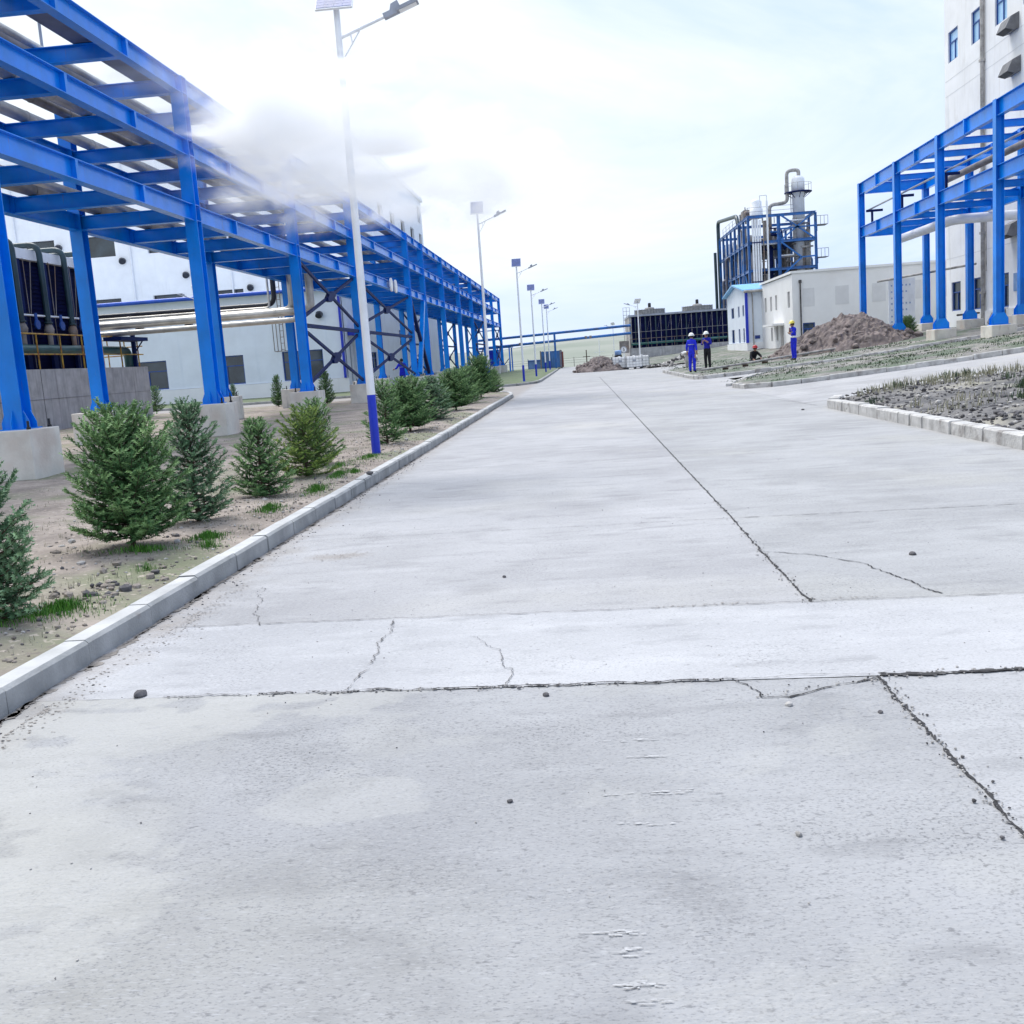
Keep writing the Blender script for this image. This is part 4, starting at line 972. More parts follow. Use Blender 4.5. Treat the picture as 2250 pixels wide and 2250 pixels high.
again(1, (-3.35, 19.6, .09), (1.2, 1.2, .95), 2.0, 'rounded full spruce, first of the dense clump past the nearest lamp')
again(2, (-3.4, 23.0, .09), (1.6, 1.6, .92), .7, 'wide blue-green spruce, second in the dense clump past the nearest lamp')
again(1, (-3.35, 27.0, .09), (1.35, 1.35, 1.0), 4.1, 'full spruce in the middle of the dense clump before the second lamp')
again(5, (-3.5, 31.0, .09), (1.7, 1.7, 1.25), 5.0, 'tall loose spruce in the dense clump, fourth after the nearest lamp')
again(1, (-3.5, 35.5, .09), (1.4, 1.4, 1.3), 3.0, 'tallest spruce of the clump, close before the second lamp pole')
again(3, (-3.45, 40.6, .09), (1.2, 1.2, 1.1), 1.0, 'last small spruce of the row at the foot of the second lamp pole')
G2 = 'small spruces by the factory hall'
again(3, (-12.5, 41.7, .1), (.95, .95, 1.55), 2.2, 'small pointed spruce left of the paired plinths before the factory hall', G2)
again(5, (-19.26, 45.4, .1), (1.2, 1.2, 1.3), .4, 'small spruce at the corner of the concrete basin', G2)
again(3, (-10.1, 40.2, .1), (1.1, 1.1, 1.6), 4.4, 'small spruce just behind the third front plinth', G2)
again(2, (-16.7, 48.5, .1), (.8, .8, .95), 3.4, 'small spruce half hidden by the second plinth', G2)
again(3, (-9.6, 46.5, .1), (1.1, 1.1, 1.3), 5.4, 'small spruce beside the plinth next to the nearest lamp pole', G2)
again(1, (16.5, 53.6, .93), (1.1, 1.1, 1.05), 1.4, 'dark green bush between the columns of the right-hand rack', 'bushes under the right rack')
again(3, (14.9, 55.5, .85), (1.4, 1.4, 1.4), 2.4, 'small dark bush left of the spaced rack columns by the earth heap', 'bushes under the right rack')

# ------------------------------------------------------------------ grass and stones
def blades(mb, cx, cy, rx, ry, n, hmin, hmax, zf, rg, wd=.006):
    for i in range(n):
        a = rg.random()*6.283; q = min(1.6, abs(rg.gauss(0, .62)))
        x = cx + rx*q*math.cos(a); y = cy + ry*q*math.sin(a); z = zf(x, y) - .004
        h = rg.uniform(hmin, hmax)*max(.35, 1.15-.6*q); b = rg.random()*6.283; l_ = rg.uniform(.1, .5)*h
        w = Vector((math.cos(b+1.57), math.sin(b+1.57), 0))*wd*.5; p = Vector((x, y, z)); t = p + Vector((math.cos(b)*l_, math.sin(b)*l_, h))
        mi = p.lerp(t, .55) + Vector((0, 0, .12*h))
        mb.add([p-w, p+w, mi+w*.8, mi-w*.8, t], [(0, 1, 2, 3), (3, 2, 4)], False, rg.random())
rg = random.Random(5)
gm = MB()
for cx, cy, rx, ry, n in ((-3.0, 5.45, .22, .28, 700), (-3.25, 5.3, .3, .3, 500), (-3.3, 7.25, .3, .15, 350), (-3.0, 7.75, .16, .25, 600), (-2.85, 7.35, .1, .15, 120),
                          (-2.95, 9.2, .14, .35, 500), (-2.9, 10.7, .14, .5, 600), (-2.95, 12.0, .13, .5, 500), (-2.84, 12.3, .08, .25, 250), (-3.0, 14.0, .2, .8, 400),
                          (-3.2, 13.0, .3, 1.2, 400), (-3.0, 6.6, .12, .12, 60)):
    blades(gm, cx, cy, rx, ry, int(n*1.5), .02, .07, zL, rg, .0045)
stuff(tag(gm.build('green_grass', M['grassgreen']), 'fresh green grass at the feet of the spruces', 'grass'))
gm = MB()
for i in range(420):
    x = -2.75 - abs(rg.gauss(0, 1.8)); y = rg.uniform(4.4, 22)
    blades(gm, x, y, .16, .18, 18, .015, .05, zL, rg, .004)
def zR1(x, y): return gz(x) + .10 + min(1, (x-4.83)/.4)*(.06+.07*fbm(x, y, .8)+.06*fbm(x, y, 4.5, 2))
for i in range(160):
    x = 5.0 + rg.random()**1.5*9; y = 22.3 - abs(rg.gauss(0, .9)) if rg.random() < .7 else rg.uniform(12, 22)
    if y > 20.2 + min(1.9, (x-4.83)*1.2): continue
    blades(gm, x, y, .3, .25, 26, .05, .2, zR1, rg, .012)
stuff(tag(gm.build('dry_grass', M['grassdry']), 'sparse dry grass tufts on the verges', 'grass'))
gm = MB()
for cx, cy, n in ((7.3, 17.6, 160), (6.6, 15.8, 160), (7.8, 19.6, 60), (6.3, 21.3, 60), (7.6, 22.1, 140), (8.0, 22.2, 90), (4.95, 18.2, 40)):
    blades(gm, cx, cy, .3, .3, n, .05, .2, zR1, rg, .016)
def zRB(x, y): return gz(x) + .14 + .06*fbm(x, y, .8)
for i in range(230):
    x = 5.3 + rg.random()*11; y = rg.uniform(31, 40)
    if y > 33 + (x-4.72)*2.4: continue
    blades(gm, x, y, .7, .5, 22, .02, .075, zRB, rg, .03)
def zRA(x, y): return gz(x) + .16 + .07*fbm(x, y, .5)
for i in range(150):
    x = 5.3 + rg.random()*9; y = rg.uniform(43, 64)
    blades(gm, x, y, .9, .8, 16, .02, .08, zRA, rg, .04)
stuff(tag(gm.build('weeds', M['weedgreen']), 'dark green weeds scattered over the right-hand plots', 'weeds'))
gs = MB()
for i in range(4200):
    y = 3.2 + rg.random()**1.8*22; x = -2.72 - abs(rg.gauss(0, 1.1)); s = rg.uniform(.003, .016)*(2.2 if rg.random() < .07 else 1)
    q = rg.random(); gs.cur = 0 if q < .12 else (1 if q < .36 else 2)
    gs.rock((x, y, zL(x, y)+s*.2), s, rg)
for i in range(22):
    gs.cur = 2 if i % 3 else 0; x = -3.05+rg.gauss(0, .14); y = 6.0+rg.gauss(0, .25); s = rg.uniform(.015, .04); gs.rock((x, y, zL(x, y)+s*.2), s, rg)
for i in range(260):
    y = 3.2+rg.random()*12; x = -2.50 + abs(rg.gauss(0, .10)); s = rg.uniform(.003, .010); gs.cur = 0 if rg.random() < .5 else 1
    gs.rock((x, y, .002), s, rg)
stuff(tag(gs.build('gravel', [M['stone'], M['stonepale'], M['clod']]), 'loose gravel and clods on the left soil verge', 'gravel'))
gs = MB()
for i in range(4200):
    x = 4.95 + rg.random()**1.3*8; y = rg.uniform(9, 22)
    if y > 20.2 + min(1.9, (x-4.83)*1.2): continue
    s = rg.uniform(.010, .04)*(1.7 if rg.random() < .06 else 1); gs.cur = 0 if rg.random() < .75 else 1
    gs.rock((x, y, zR1(x, y)+s*.2), s, rg)
stuff(tag(gs.build('cinders', [M['stone'], M['stonepale']]), 'dark cinders and pale stones on the right-hand bed', 'gravel'))
gs = MB(); rgc = random.Random(77)
for pts, n_, wd in ((((1.12,4.03),(2.6,4.02)), 150, .03), (((1.10,4.0),(1.1,2.0)), 260, .022), (((-1.5,4.165),(.56,4.058)), 170, .022), (((1.1,5.26),(1.1,9)), 160, .022), (((.6,3.85),(1.1,4.0)), 40, .02)):
    a, b = Vector(pts[0]), Vector(pts[1])
    for i in range(n_):
        p = a.lerp(b, rgc.random()**1.2); s_ = rgc.uniform(.0015, .006)*(1.6 if rgc.random() < .08 else 1); gs.cur = 0 if rgc.random() < .35 else 1
        gs.rock((p.x+rgc.gauss(0, wd), p.y+rgc.gauss(0, wd*.7), .004+s_*.3), s_, rgc, .7)
for i in range(420):
    x, y = rgc.uniform(-2.4, 2.2), rgc.uniform(1.9, 12); s_ = rgc.uniform(.0012, .0045); gs.cur = 0 if rgc.random() < .4 else 1; gs.rock((x, y, .004), s_, rgc, .6)
stuff(tag(gs.build('crack_crumbs', [M['stone'], M['stonepale']]), 'crumbs of concrete along the road cracks', 'gravel'))
# loose stones on the road
STN = [(-.22, 3.98, .012, 0, 'dark pebble lying near the crack, left of centre on the near slab'), (-2.02, 4.22, .03, 0, 'dark stone lying near the left kerb beside the wide crack'),
       (.70, 3.74, .014, 1, 'white pebble just below the bulge of the crack'), (1.0, 3.62, .010, 0, 'dark pebble right of the white pebble'),
       (-.30, 2.99, .010, 0, 'dark pebble in the middle of the near slab'), (.52, 2.70, .012, 1, 'pale pebble towards the right of the near slab'),
       (1.95, 6.3, .02, 0, 'dark stone on the right lane beyond the branching crack'), (-.56, 6.3, .014, 0, 'small dark stone on the left lane beyond the pale strip'),
       (-2.56, 11.9, .05, 0, 'dark clod sitting on the left kerb top'), (4.2, 20.1, .03, 0, 'dark stone on the road by the corner of the right-hand kerb')]
for x, y, s, k, lab in STN:
    b = MB(); b.rock((x, y, gz(x)+s*.4+(.13 if 'kerb top' in lab else 0)), s, rg, .6, 2); tag(b.build('stone', M['stonepale' if k else 'stone']), lab, 'stone', 'loose stones on the road')

# ------------------------------------------------------------------ heaps
def heap(name, c, rx, ry, h, m, label, seed, lump=.25, px=0., cat='heap', res=70):
    mb = MB(); vs = []; n = res; rg_ = random.Random(seed)
    for j in range(n+1):
        for i in range(n+1):
            u, v = -1+2*i/n, -1+2*j/n; r_ = math.hypot(u, v)
            x, y = c[0]+u*rx, c[1]+v*ry
            k = max(0, 1-r_*(1+.25*noise.noise((math.atan2(v, u)*1.2+seed, 0, 0))))
            k *= min(1, max(0, (.98-max(abs(u), abs(v)))/.12))
            z = h*(k**.85)*(1+px*noise.noise((u*2+seed, v*2, 0)))
            l_ = lump*min(1, k*5)*(abs(noise.noise((x*1.1+seed, y*1.1, z*1.1)))*.8+.7*abs(noise.noise((x*2.6, y*2.6, seed)))+.4*noise.noise((x*6, y*6, seed)) + .2*noise.noise((x*13, y*13, seed)))
            vs.append((x, y, gz(x) + (-.08 if k <= 0 else .04) + z + l_))
    mb.add(vs, [(j*(n+1)+i, j*(n+1)+i+1, (j+1)*(n+1)+i+1, (j+1)*(n+1)+i) for j in range(n) for i in range(n)], False)
    for i in range(int(n*2.2)):
        a = rg_.random()*6.28; q = math.sqrt(rg_.random())*1.0; x, y = c[0]+rx*q*math.cos(a), c[1]+ry*q*math.sin(a); k = max(0, 1-q)
        s = rg_.uniform(.05, .2)*lump/.25*(1-.4*k); mb.rock((x, y, gz(x)+.04+h*k**.85+lump*.35*min(1, k*5)), s, rg_, .8, 2)
    return tag(mb.build(name, m), label, cat)
heap('earth_heap', (12.9, 52.2), 3.7, 3.2, 1.66, M['spoil'], 'big heap of lumpy grey-brown dug earth beside the man in the yellow helmet', 3, .34, .25)
heap('earth_heap', (1.55, 80.8), 2.2, 2.2, 1.0, M['spoil'], 'small heap of brown earth left of the white plastic tanks', 9, .3, .2, res=50)
rb_ = MB(); rg2 = random.Random(21)
for i in range(150):
    t = rg2.random(); x = 4.9 + 3.0*t; y = 78.5 - 8*t + rg2.gauss(0, .7); hmax = .25 + .75*math.exp(-((t-.78)/.22)**2)
    s = rg2.uniform(.08, .22)*(.6+.5*hmax); z = gz(x) + rg2.random()*hmax*.75 + .06
    rb_.cur = 0 if rg2.random() < .72 else 1
    q = rg2.random()*3
    if rg2.random() < .6:
        d = Vector((math.cos(q), math.sin(q), rg2.uniform(-.5, .5))); rb_.bar(Vector((x, y, z))-d*s*.8, Vector((x, y, z))+d*s*.8, s*1.1, s*.5, (rg2.uniform(-.5, .5), rg2.uniform(-.5, .5), 1))
    else: rb_.rock((x, y, z), s, rg2, .7)
tag(rb_.build('rubble_heap', [M['rockpale'], M['stone']]), 'long heap of broken pale concrete between the plastic tanks and the workers', 'rubble')

# ------------------------------------------------------------------ plastic tanks, sign post, drum
def tote(loc, label, rot=0.):
    r = thing('caged_tank', loc, label, 'tank', 'white caged plastic tanks')
    x, y, z = loc; a, b = .56, .5
    m = MB(); m.cbox(x-a-.015, x+a+.015, y-b-.015, y+b+.015, z+.17, z+.98, .05); m.lathe((x, y, z+.97), [(.09, 0), (.09, .05), (.08, .06)], 14); m.build('bottle', M['plastic'], r)
    m = MB(); e = .03
    for k in range(6):
        xx = x-a-e+(2*a+2*e)*k/5
        for yy in (y-b-e, y+b+e): m.tube([(xx, yy, z+.15), (xx, yy, z+1.0)], .008, 5)
    for k in range(1, 5):
        yy = y-b-e+(2*b+2*e)*k/5
        for xx in (x-a-e, x+a+e): m.tube([(xx, yy, z+.15), (xx, yy, z+1.0)], .013, 5)
    for k in range(5):
        zz = z+.17+.2*k; q = [(x-a-e, y-b-e, zz), (x+a+e, y-b-e, zz), (x+a+e, y+b+e, zz), (x-a-e, y+b+e, zz), (x-a-e, y-b-e, zz)]
        m.tube(q, .008, 5, False)
    m.build('cage', M['cage'], r)
    m = MB()
    for xx in (x-a, x, x+a-.1):
        m.box(xx-.02, xx+.12, y-b, y+b, z+.0, z+.12)
    m.box(x-a-.02, x+a+.04, y-b-.02, y+b+.02, z+.125, z+.165); m.build('pallet', M['black'], r)
    m = MB(); m.box(x-.12, x+.12, y-b-.05, y-b-.045, z+.60, z+.72); m.build('plate', M['greypaint'], r)
    if rot: r.rotation_euler.z = rot
    return r
tote((2.98, 80.2, .0), 'white caged plastic tank beside the earth heap, left one of three', .08)
tote((4.05, 79.4, .0), 'white caged plastic tank with clear pallet feet, middle and front one of three')
tote((4.75, 81.5, .0), 'white caged plastic tank partly behind the middle one, right one of three', -.1)
sg = thing('speed_sign', (3.52, 84, 0), 'round white speed limit sign with a dark 5 on a white post', 'sign')
m = MB(); m.bar((3.52, 84.06, 0), (3.52, 84.06, 1.75), .09, .05, (0, 1, 0)); m.build('post', M['whitepaint'], sg)
m = MB(); m.tube([(3.52, 84.0, 1.53), (3.52, 83.97, 1.53)], .26, 28); pl = m.build('disc', M['plastic'], sg)
m = MB()
ringv = []
for k in range(32):
    a = 2*math.pi*k/32
    ringv += [(3.52+.25*math.cos(a), 83.962, 1.53+.25*math.sin(a)), (3.52+.205*math.cos(a), 83.962, 1.53+.205*math.sin(a))]
m.add(ringv, [(2*k, 2*k+1, (2*k+3) % 64, (2*k+2) % 64) for k in range(32)]); m.build('rim', M['greypaint'], pl)
fc = bpy.data.curves.new('numeral', 'FONT'); fc.body = '5'; fc.size = .36; fc.align_x = 'CENTER'; fc.align_y = 'CENTER'; fc.extrude = .002
tmp = bpy.data.objects.new('numeral', fc); col.objects.link(tmp)
bpy.context.view_layer.update()
me = bpy.data.meshes.new_from_object(tmp.evaluated_get(bpy.context.evaluated_depsgraph_get()))
bpy.data.objects.remove(tmp); me.materials.clear(); me.materials.append(M['rubber'])
nm = bpy.data.objects.new('numeral', me); col.objects.link(nm); nm.parent = pl; nm.location = (0, -.05+84-84+.008, 0); nm.rotation_euler = (R(90), 0, 0)
nm.location = Vector((3.52, 83.958, 1.53)) - Vector((3.52, 84, 0))
dr = thing('drum', (3.0, 82.6, 0), 'blue and white drum standing behind the left plastic tank', 'drum')
m = MB(); m.lathe((3.0, 82.6, .95), [(.0, 0), (.3, 0), (.3, .16), (.26, .18)], 18); m.build('base', M['rubber'], dr)
m = MB(); m.lathe((3.0, 82.6, 1.13), [(.22, 0), (.26, .02), (.26, .3), (.2, .36), (.06, .38)], 18); m.build('body', M['contpale'], dr)
m = MB(); m.box(2.72, 3.28, 82.3, 82.9, 0, .945); m.build('stand', M['rockpale'], dr)

# ------------------------------------------------------------------ people
def person(loc, rotz, label, joints, edges, rads, cols, helmet=None, scale=1., hair=True, belt=None):
    r = thing('person', loc, label, 'person', None)
    r.rotation_euler.z = rotz
    me = bpy.data.meshes.new('body'); names = list(joints)
    me.from_pydata([joints[k] for k in names], [(names.index(a), names.index(b)) for a, b in edges], [])
    ob = bpy.data.objects.new('body', me); col.objects.link(ob)
    sk_ = ob.modifiers.new('skin', 'SKIN'); sk_.use_smooth_shade = True
    for i, k in enumerate(names):
        v = me.skin_vertices[0].data[i]; q = rads[k]; v.radius = q if isinstance(q, tuple) else (q, q); v.use_root = (k == 'pelvis')
    ss = ob.modifiers.new('sub', 'SUBSURF'); ss.levels = 2; ss.render_levels = 2
    bpy.context.view_layer.update()
    m2 = bpy.data.meshes.new_from_object(ob.evaluated_get(bpy.context.evaluated_depsgraph_get()))
    bpy.data.objects.remove(ob)
    m2.materials.clear()
    for q in ('overall', 'overalldk', 'blackcloth', 'skin', 'rubber', 'hair'): m2.materials.append(M[q])
    hd = Vector(joints['head'])
    for p in m2.polygons:
        c = Vector(p.center); near = min(names, key=lambda k: (Vector(joints[k])-c).length)
        if near in ('head', 'chin', 'crown'):
            k = 3
        elif near.startswith('hand') or near.startswith('fing') or near.startswith('thumb'): k = 3
        elif near.startswith('toe') or near.startswith('ankle') and c.z < joints[near][2]: k = 4
        elif near.startswith(('knee', 'ankle', 'hip', 'pelvis')): k = cols[1]
        else: k = cols[0]
        p.material_index = k; p.use_smooth = True
    b = bpy.data.objects.new('body', m2); col.objects.link(b); b.parent = r
    f = Vector(joints.get('face', (0, -1, 0))).normalized(); side = f.cross(Vector((0, 0, 1))).normalized()
    def loc_mb(): return MB()
    h = MB(); base = hd
    # face: eyes, nose, mouth, ears
    fm = MB()
    for s in (-1, 1):
        fm.rock(tuple(base + f*.088 + side*s*.034 + Vector((0, 0, .005))), .011, random.Random(1), .7)
    fm.build('eyes', M['rubber'], None).parent = r
    fm = MB()
    fm.prism([base+f*.09+side*.014+Vector((0, 0, -.035)), base+f*.09-side*.014+Vector((0, 0, -.035)), base+f*.092+Vector((0, 0, .012))], f*.02)
    for s in (-1, 1): fm.rock(tuple(base + side*s*.085 + Vector((0, 0, -.01))), .022, random.Random(2), 1.2)
    fm.build('face_features', M['skin'], None).parent = r
    if hair:
        hm_ = MB(); vs = []; fs = []
        n, kk = 16, 6
        for i in range(kk+1):
            ph = math.pi*.5*(i/kk)*1.25
            for j in range(n):
                th_ = 2*math.pi*j/n; q = Vector((math.cos(th_)*math.sin(ph), math.sin(th_)*math.sin(ph), math.cos(ph)))
                if q.dot(f) > .45 and ph > 1.0: q = q*.9
                vs.append(base + Vector((q.x*.098, q.y*.098, q.z*.12+.012)) - f*.012)
        fs = [(i*n+j, i*n+(j+1) % n, (i+1)*n+(j+1) % n, (i+1)*n+j) for i in range(kk) for j in range(n)]
        hm_.add(vs, fs, True); hm_.build('hair', M['hair'], None).parent = r
    if helmet:
        hm_ = MB(); c = base + Vector((0, 0, .045)); vs = []; n, kk = 20, 7
        for i in range(kk+1):
            ph = math.pi*.5*i/kk
            for j in range(n):
                th_ = 2*math.pi*j/n; ridge = 1+.05*abs(math.cos(th_))**6
                vs.append(c + Vector((math.cos(th_)*math.sin(ph)*.128, math.sin(th_)*math.sin(ph)*.128, math.cos(ph)*.125*ridge+.01)))
        for rr_, dz in ((.150, -.002), (.150, -.012), (.120, -.004)):
            for j in range(n):
                th_ = 2*math.pi*j/n; q = Vector((math.cos(th_), math.sin(th_), 0)); k = rr_ + (.035*max(0, q.dot(f))**2 if rr_ > .13 else 0)
                vs.append(c + q*k + Vector((0, 0, .01+dz-.012*max(0, q.dot(f)))))
        hm_.add(vs, [(i*n+j, i*n+(j+1) % n, (i+1)*n+(j+1) % n, (i+1)*n+j) for i in range(kk+3) for j in range(n)], True)
        hm_.build('helmet', M[helmet], None).parent = r
    sp_ = Vector(joints['spine1']); st_ = MB(); st_.lathe((sp_.x, sp_.y, sp_.z+.015), [(.1665, 0), (.1675, .012), (.1665, .03)], 22)
    st_.v = [(sp_.x+(v[0]-sp_.x)*1.06, sp_.y+(v[1]-sp_.y)*.86, v[2]) for v in st_.v]
    if cols[0] == 0 and joints['pelvis'][2] > .6: st_.build('reflective_strip', M['greypaint'], None).parent = r
    if belt:
        bl = MB(); p = Vector(joints['spine0']); bl.lathe((p.x, p.y, p.z-.04), [(.150, 0), (.157, .02), (.150, .085)], 20)
        bl.v = [(p.x+(v[0]-p.x)*1.08, p.y+(v[1]-p.y)*.95, v[2]) for v in bl.v]
        bl.build('shirt_hem', M['plastic'], None).parent = r
    r.scale = (scale,)*3
    return r
def stand(arms, lean=0., face=(0, -1, -.1), legs=None):
    J = {'pelvis': (0, 0, .93), 'spine0': (0, -.005, 1.06), 'spine1': (0, 0+lean*.4, 1.24), 'chest': (0, lean*.7, 1.36), 'neck': (0, lean-.01, 1.49), 'chin': (0, lean-.03, 1.55), 'head': (0, lean-.03, 1.62), 'crown': (0, lean-.02, 1.70),
         'shoulder_a': (.165, lean*.8, 1.415), 'shoulder_b': (-.165, lean*.8, 1.415), 'hip_a': (.09, 0, .86), 'hip_b': (-.09, 0, .86),
         'knee_a': (.10, -.015, .50), 'knee_b': (-.10, -.015, .50), 'ankle_a': (.105, .02, .10), 'ankle_b': (-.105, .02, .10), 'toe_a': (.12, -.13, .04), 'toe_b': (-.12, -.13, .04)}
    if legs: J.update(legs)
    J.update(arms); 
    for s in 'ab':
        e, h = Vector(J['elbow_'+s]), Vector(J['hand_'+s]); d = (h-e).normalized(); sd_ = d.cross(Vector((0, 1, .2))).normalized()
        for i, (o, ln) in enumerate(((-.028, .075), (-.010, .09), (.010, .086), (.028, .07))): J['fing%d_%s' % (i, s)] = tuple(h + d*ln + sd_*o)
        J['thumb_'+s] = tuple(h + d*.035 + sd_*.052)
    E_ = [('pelvis','spine0'),('spine0','spine1'),('spine1','chest'),('chest','neck'),('neck','chin'),('chin','head'),('head','crown')]
    for s in 'ab':
        E_ += [('chest','shoulder_'+s),('shoulder_'+s,'elbow_'+s),('elbow_'+s,'hand_'+s),('pelvis','hip_'+s),('hip_'+s,'knee_'+s),('knee_'+s,'ankle_'+s),('ankle_'+s,'toe_'+s),('hand_'+s,'thumb_'+s)]
        E_ += [('hand_'+s, 'fing%d_%s' % (i, s)) for i in range(4)]
    RD = {'pelvis': (.155,.12),'spine0': (.150,.115),'spine1': (.16,.12),'chest': (.165,.125),'neck': .062,'chin': .072,'head': (.082,.095),'crown': (.07,.075)}
    for s in 'ab':
        RD.update({'shoulder_'+s: .078,'elbow_'+s: .058,'hand_'+s: (.036,.026),'hip_'+s: .105,'knee_'+s: .078,'ankle_'+s: .062,'toe_'+s: (.05,.038),'thumb_'+s: .010})
        RD.update({'fing%d_%s' % (i, s): .009 for i in range(4)})
    J2 = dict(J); J2['face'] = face
    return J2, E_, RD
def put(loc, rot, label, arms, cols, helmet, lean=0., face=(0, -1, -.1), legs=None, scale=1., belt=None):
    J, E_, RD = stand(arms, lean, face, legs); f = J.pop('face')
    JJ = dict(J)
    class D(dict):
        pass
    d = D(JJ); d2 = dict(JJ)
    o = person(loc, rot, label, d2 | {}, E_, RD, cols, helmet, scale, True, belt) if False else person_face(loc, rot, label, d2, E_, RD, cols, helmet, scale, belt, f)
    return o
def person_face(loc, rot, label, J, E_, RD, cols, helmet, scale, belt, f):
    global _F
    _F = f
    class JD(dict):
        def get(self, k, dflt=None): return _F if k == 'face' else dict.get(self, k, dflt)
    return person(loc, rot, label, JD(J), E_, RD, cols, helmet, scale, True, belt)
DOWN = {'elbow_a': (.23, .03, 1.14), 'hand_a': (.235, -.03, .88), 'elbow_b': (-.23, .03, 1.14), 'hand_b': (-.235, -.03, .88)}
FRONT = {'elbow_a': (.25, -.06, 1.17), 'hand_a': (.06, -.26, 1.36), 'elbow_b': (-.25, -.06, 1.17), 'hand_b': (-.05, -.27, 1.33)}
CROSS = {'elbow_a': (.23, -.10, 1.17), 'hand_a': (.02, -.22, 1.24), 'elbow_b': (-.22, -.08, 1.18), 'hand_b': (.03, -.20, 1.42)}
put((5.06, 47.6, .19), R(150), 'person in bright blue overalls and white helmet standing with arms down on the kerb corner', DOWN, (0, 0), 'helmet_white', .0, (.5, -1, -.25))
put((6.0, 49.6, .24), R(-35), 'person in navy jacket, black trousers and white helmet, both hands raised to the chest', FRONT, (1, 2), 'helmet_white', -.02, (-.4, -1, -.1))
put((9.66, 47.75, .42), R(-75), 'person in blue overalls and yellow helmet, arms folded, left of the big earth heap', CROSS, (0, 0), 'helmet_yellow', -.03, (-.2, -1, -.35), None, 1.0, True)
SQ = {'knee_a': (.16, -.34, .46), 'knee_b': (-.16, -.34, .46), 'ankle_a': (.14, -.10, .10), 'ankle_b': (-.14, -.10, .10), 'toe_a': (.15, -.25, .04), 'toe_b': (-.15, -.25, .04), 'hip_a': (.10, .02, .28), 'hip_b': (-.10, .02, .28), 'pelvis': (0, .05, .31),
      'spine0': (0, .04, .44), 'spine1': (0, -.02, .60), 'chest': (0, -.08, .70), 'neck': (0, -.15, .81), 'chin': (0, -.18, .86), 'head': (0, -.19, .93), 'crown': (0, -.18, 1.0), 'shoulder_a': (.165, -.10, .74), 'shoulder_b': (-.165, -.10, .74)}
SQA = {'elbow_a': (.26, -.27, .56), 'hand_a': (.14, -.48, .44), 'elbow_b': (-.28, -.24, .52), 'hand_b': (-.20, -.46, .38)}
put((8.37, 51.0, .12), R(20), 'person in black clothes and red helmet crouching low in the trench', SQA, (2, 2), 'helmet_red', 0., (0, -1, -.4), SQ)
WALK = {'knee_a': (.10, -.16, .52), 'ankle_a': (.10, -.10, .12), 'toe_a': (.11, -.25, .05), 'knee_b': (-.10, .06, .50), 'ankle_b': (-.10, .26, .14), 'toe_b': (-.11, .13, .05)}
ARM2 = {'elbow_a': (.30, .02, 1.22), 'hand_a': (.46, -.14, 1.16), 'elbow_b': (-.27, .06, 1.16), 'hand_b': (-.36, .02, .92)}
put((-10.0, 57.5, .12), R(190), 'person in blue overalls and dark cap walking under the long rack with one arm out', ARM2, (0, 0), None, -.05, (.2, -1, -.1), WALK)
put((-8.95, 56.0, .12), R(160), 'person in dark clothes and white helmet half hidden by a column under the long rack', DOWN, (2, 2), 'helmet_white', -.06, (.3, -1, -.2))

# stone post and pipe lying on the plot
o = thing('stone_post', (6.05, 59.4, .05), 'grey square post with a round white cap behind the worker in bright blue', 'post')
m = MB(); m.box(5.93, 6.23, 59.25, 59.55, -.05, 1.02); m.build('shaft', M['rockpale'], o)
m = MB(); m.lathe((6.05, 59.4, 1.025), [(.05, 0), (.34, .02), (.36, .06), (.2, .10), (.02, .11)], 20); m.build('cap', M['plastic'], o)
m = MB(); m.cbox(5.35, 6.0, 50.2, 50.55, .08, .36, .03); tag(m.build('concrete_block', M['rockpale']), 'pale concrete block lying by the feet of the worker in bright blue', 'block')
pp = [(5.2, 45.5), (7.2, 47.2), (9.0, 48.6), (10.6, 49.4), (12.4, 49.8)]
m = MB(); m.tube([(x, y, gz(x)+.30) for x, y in pp], .055, 10)
tag(m.build('ground_pipe', M['stonepale']), 'long thin pale pipe lying on the plot in front of the crouching worker', 'pipe')
for i, (x, y) in enumerate(((6.4, 46.55), (7.4, 47.35), (8.4, 48.1))):
    m = MB(); m.box(x-.12, x+.12, y-.1, y+.1, gz(x)+.1, gz(x)+.245)
    tag(m.build('timber_block', M['wood']), 'dark timber block under the long thin pipe on the plot', 'timber block', 'timber blocks under the long thin pipe')

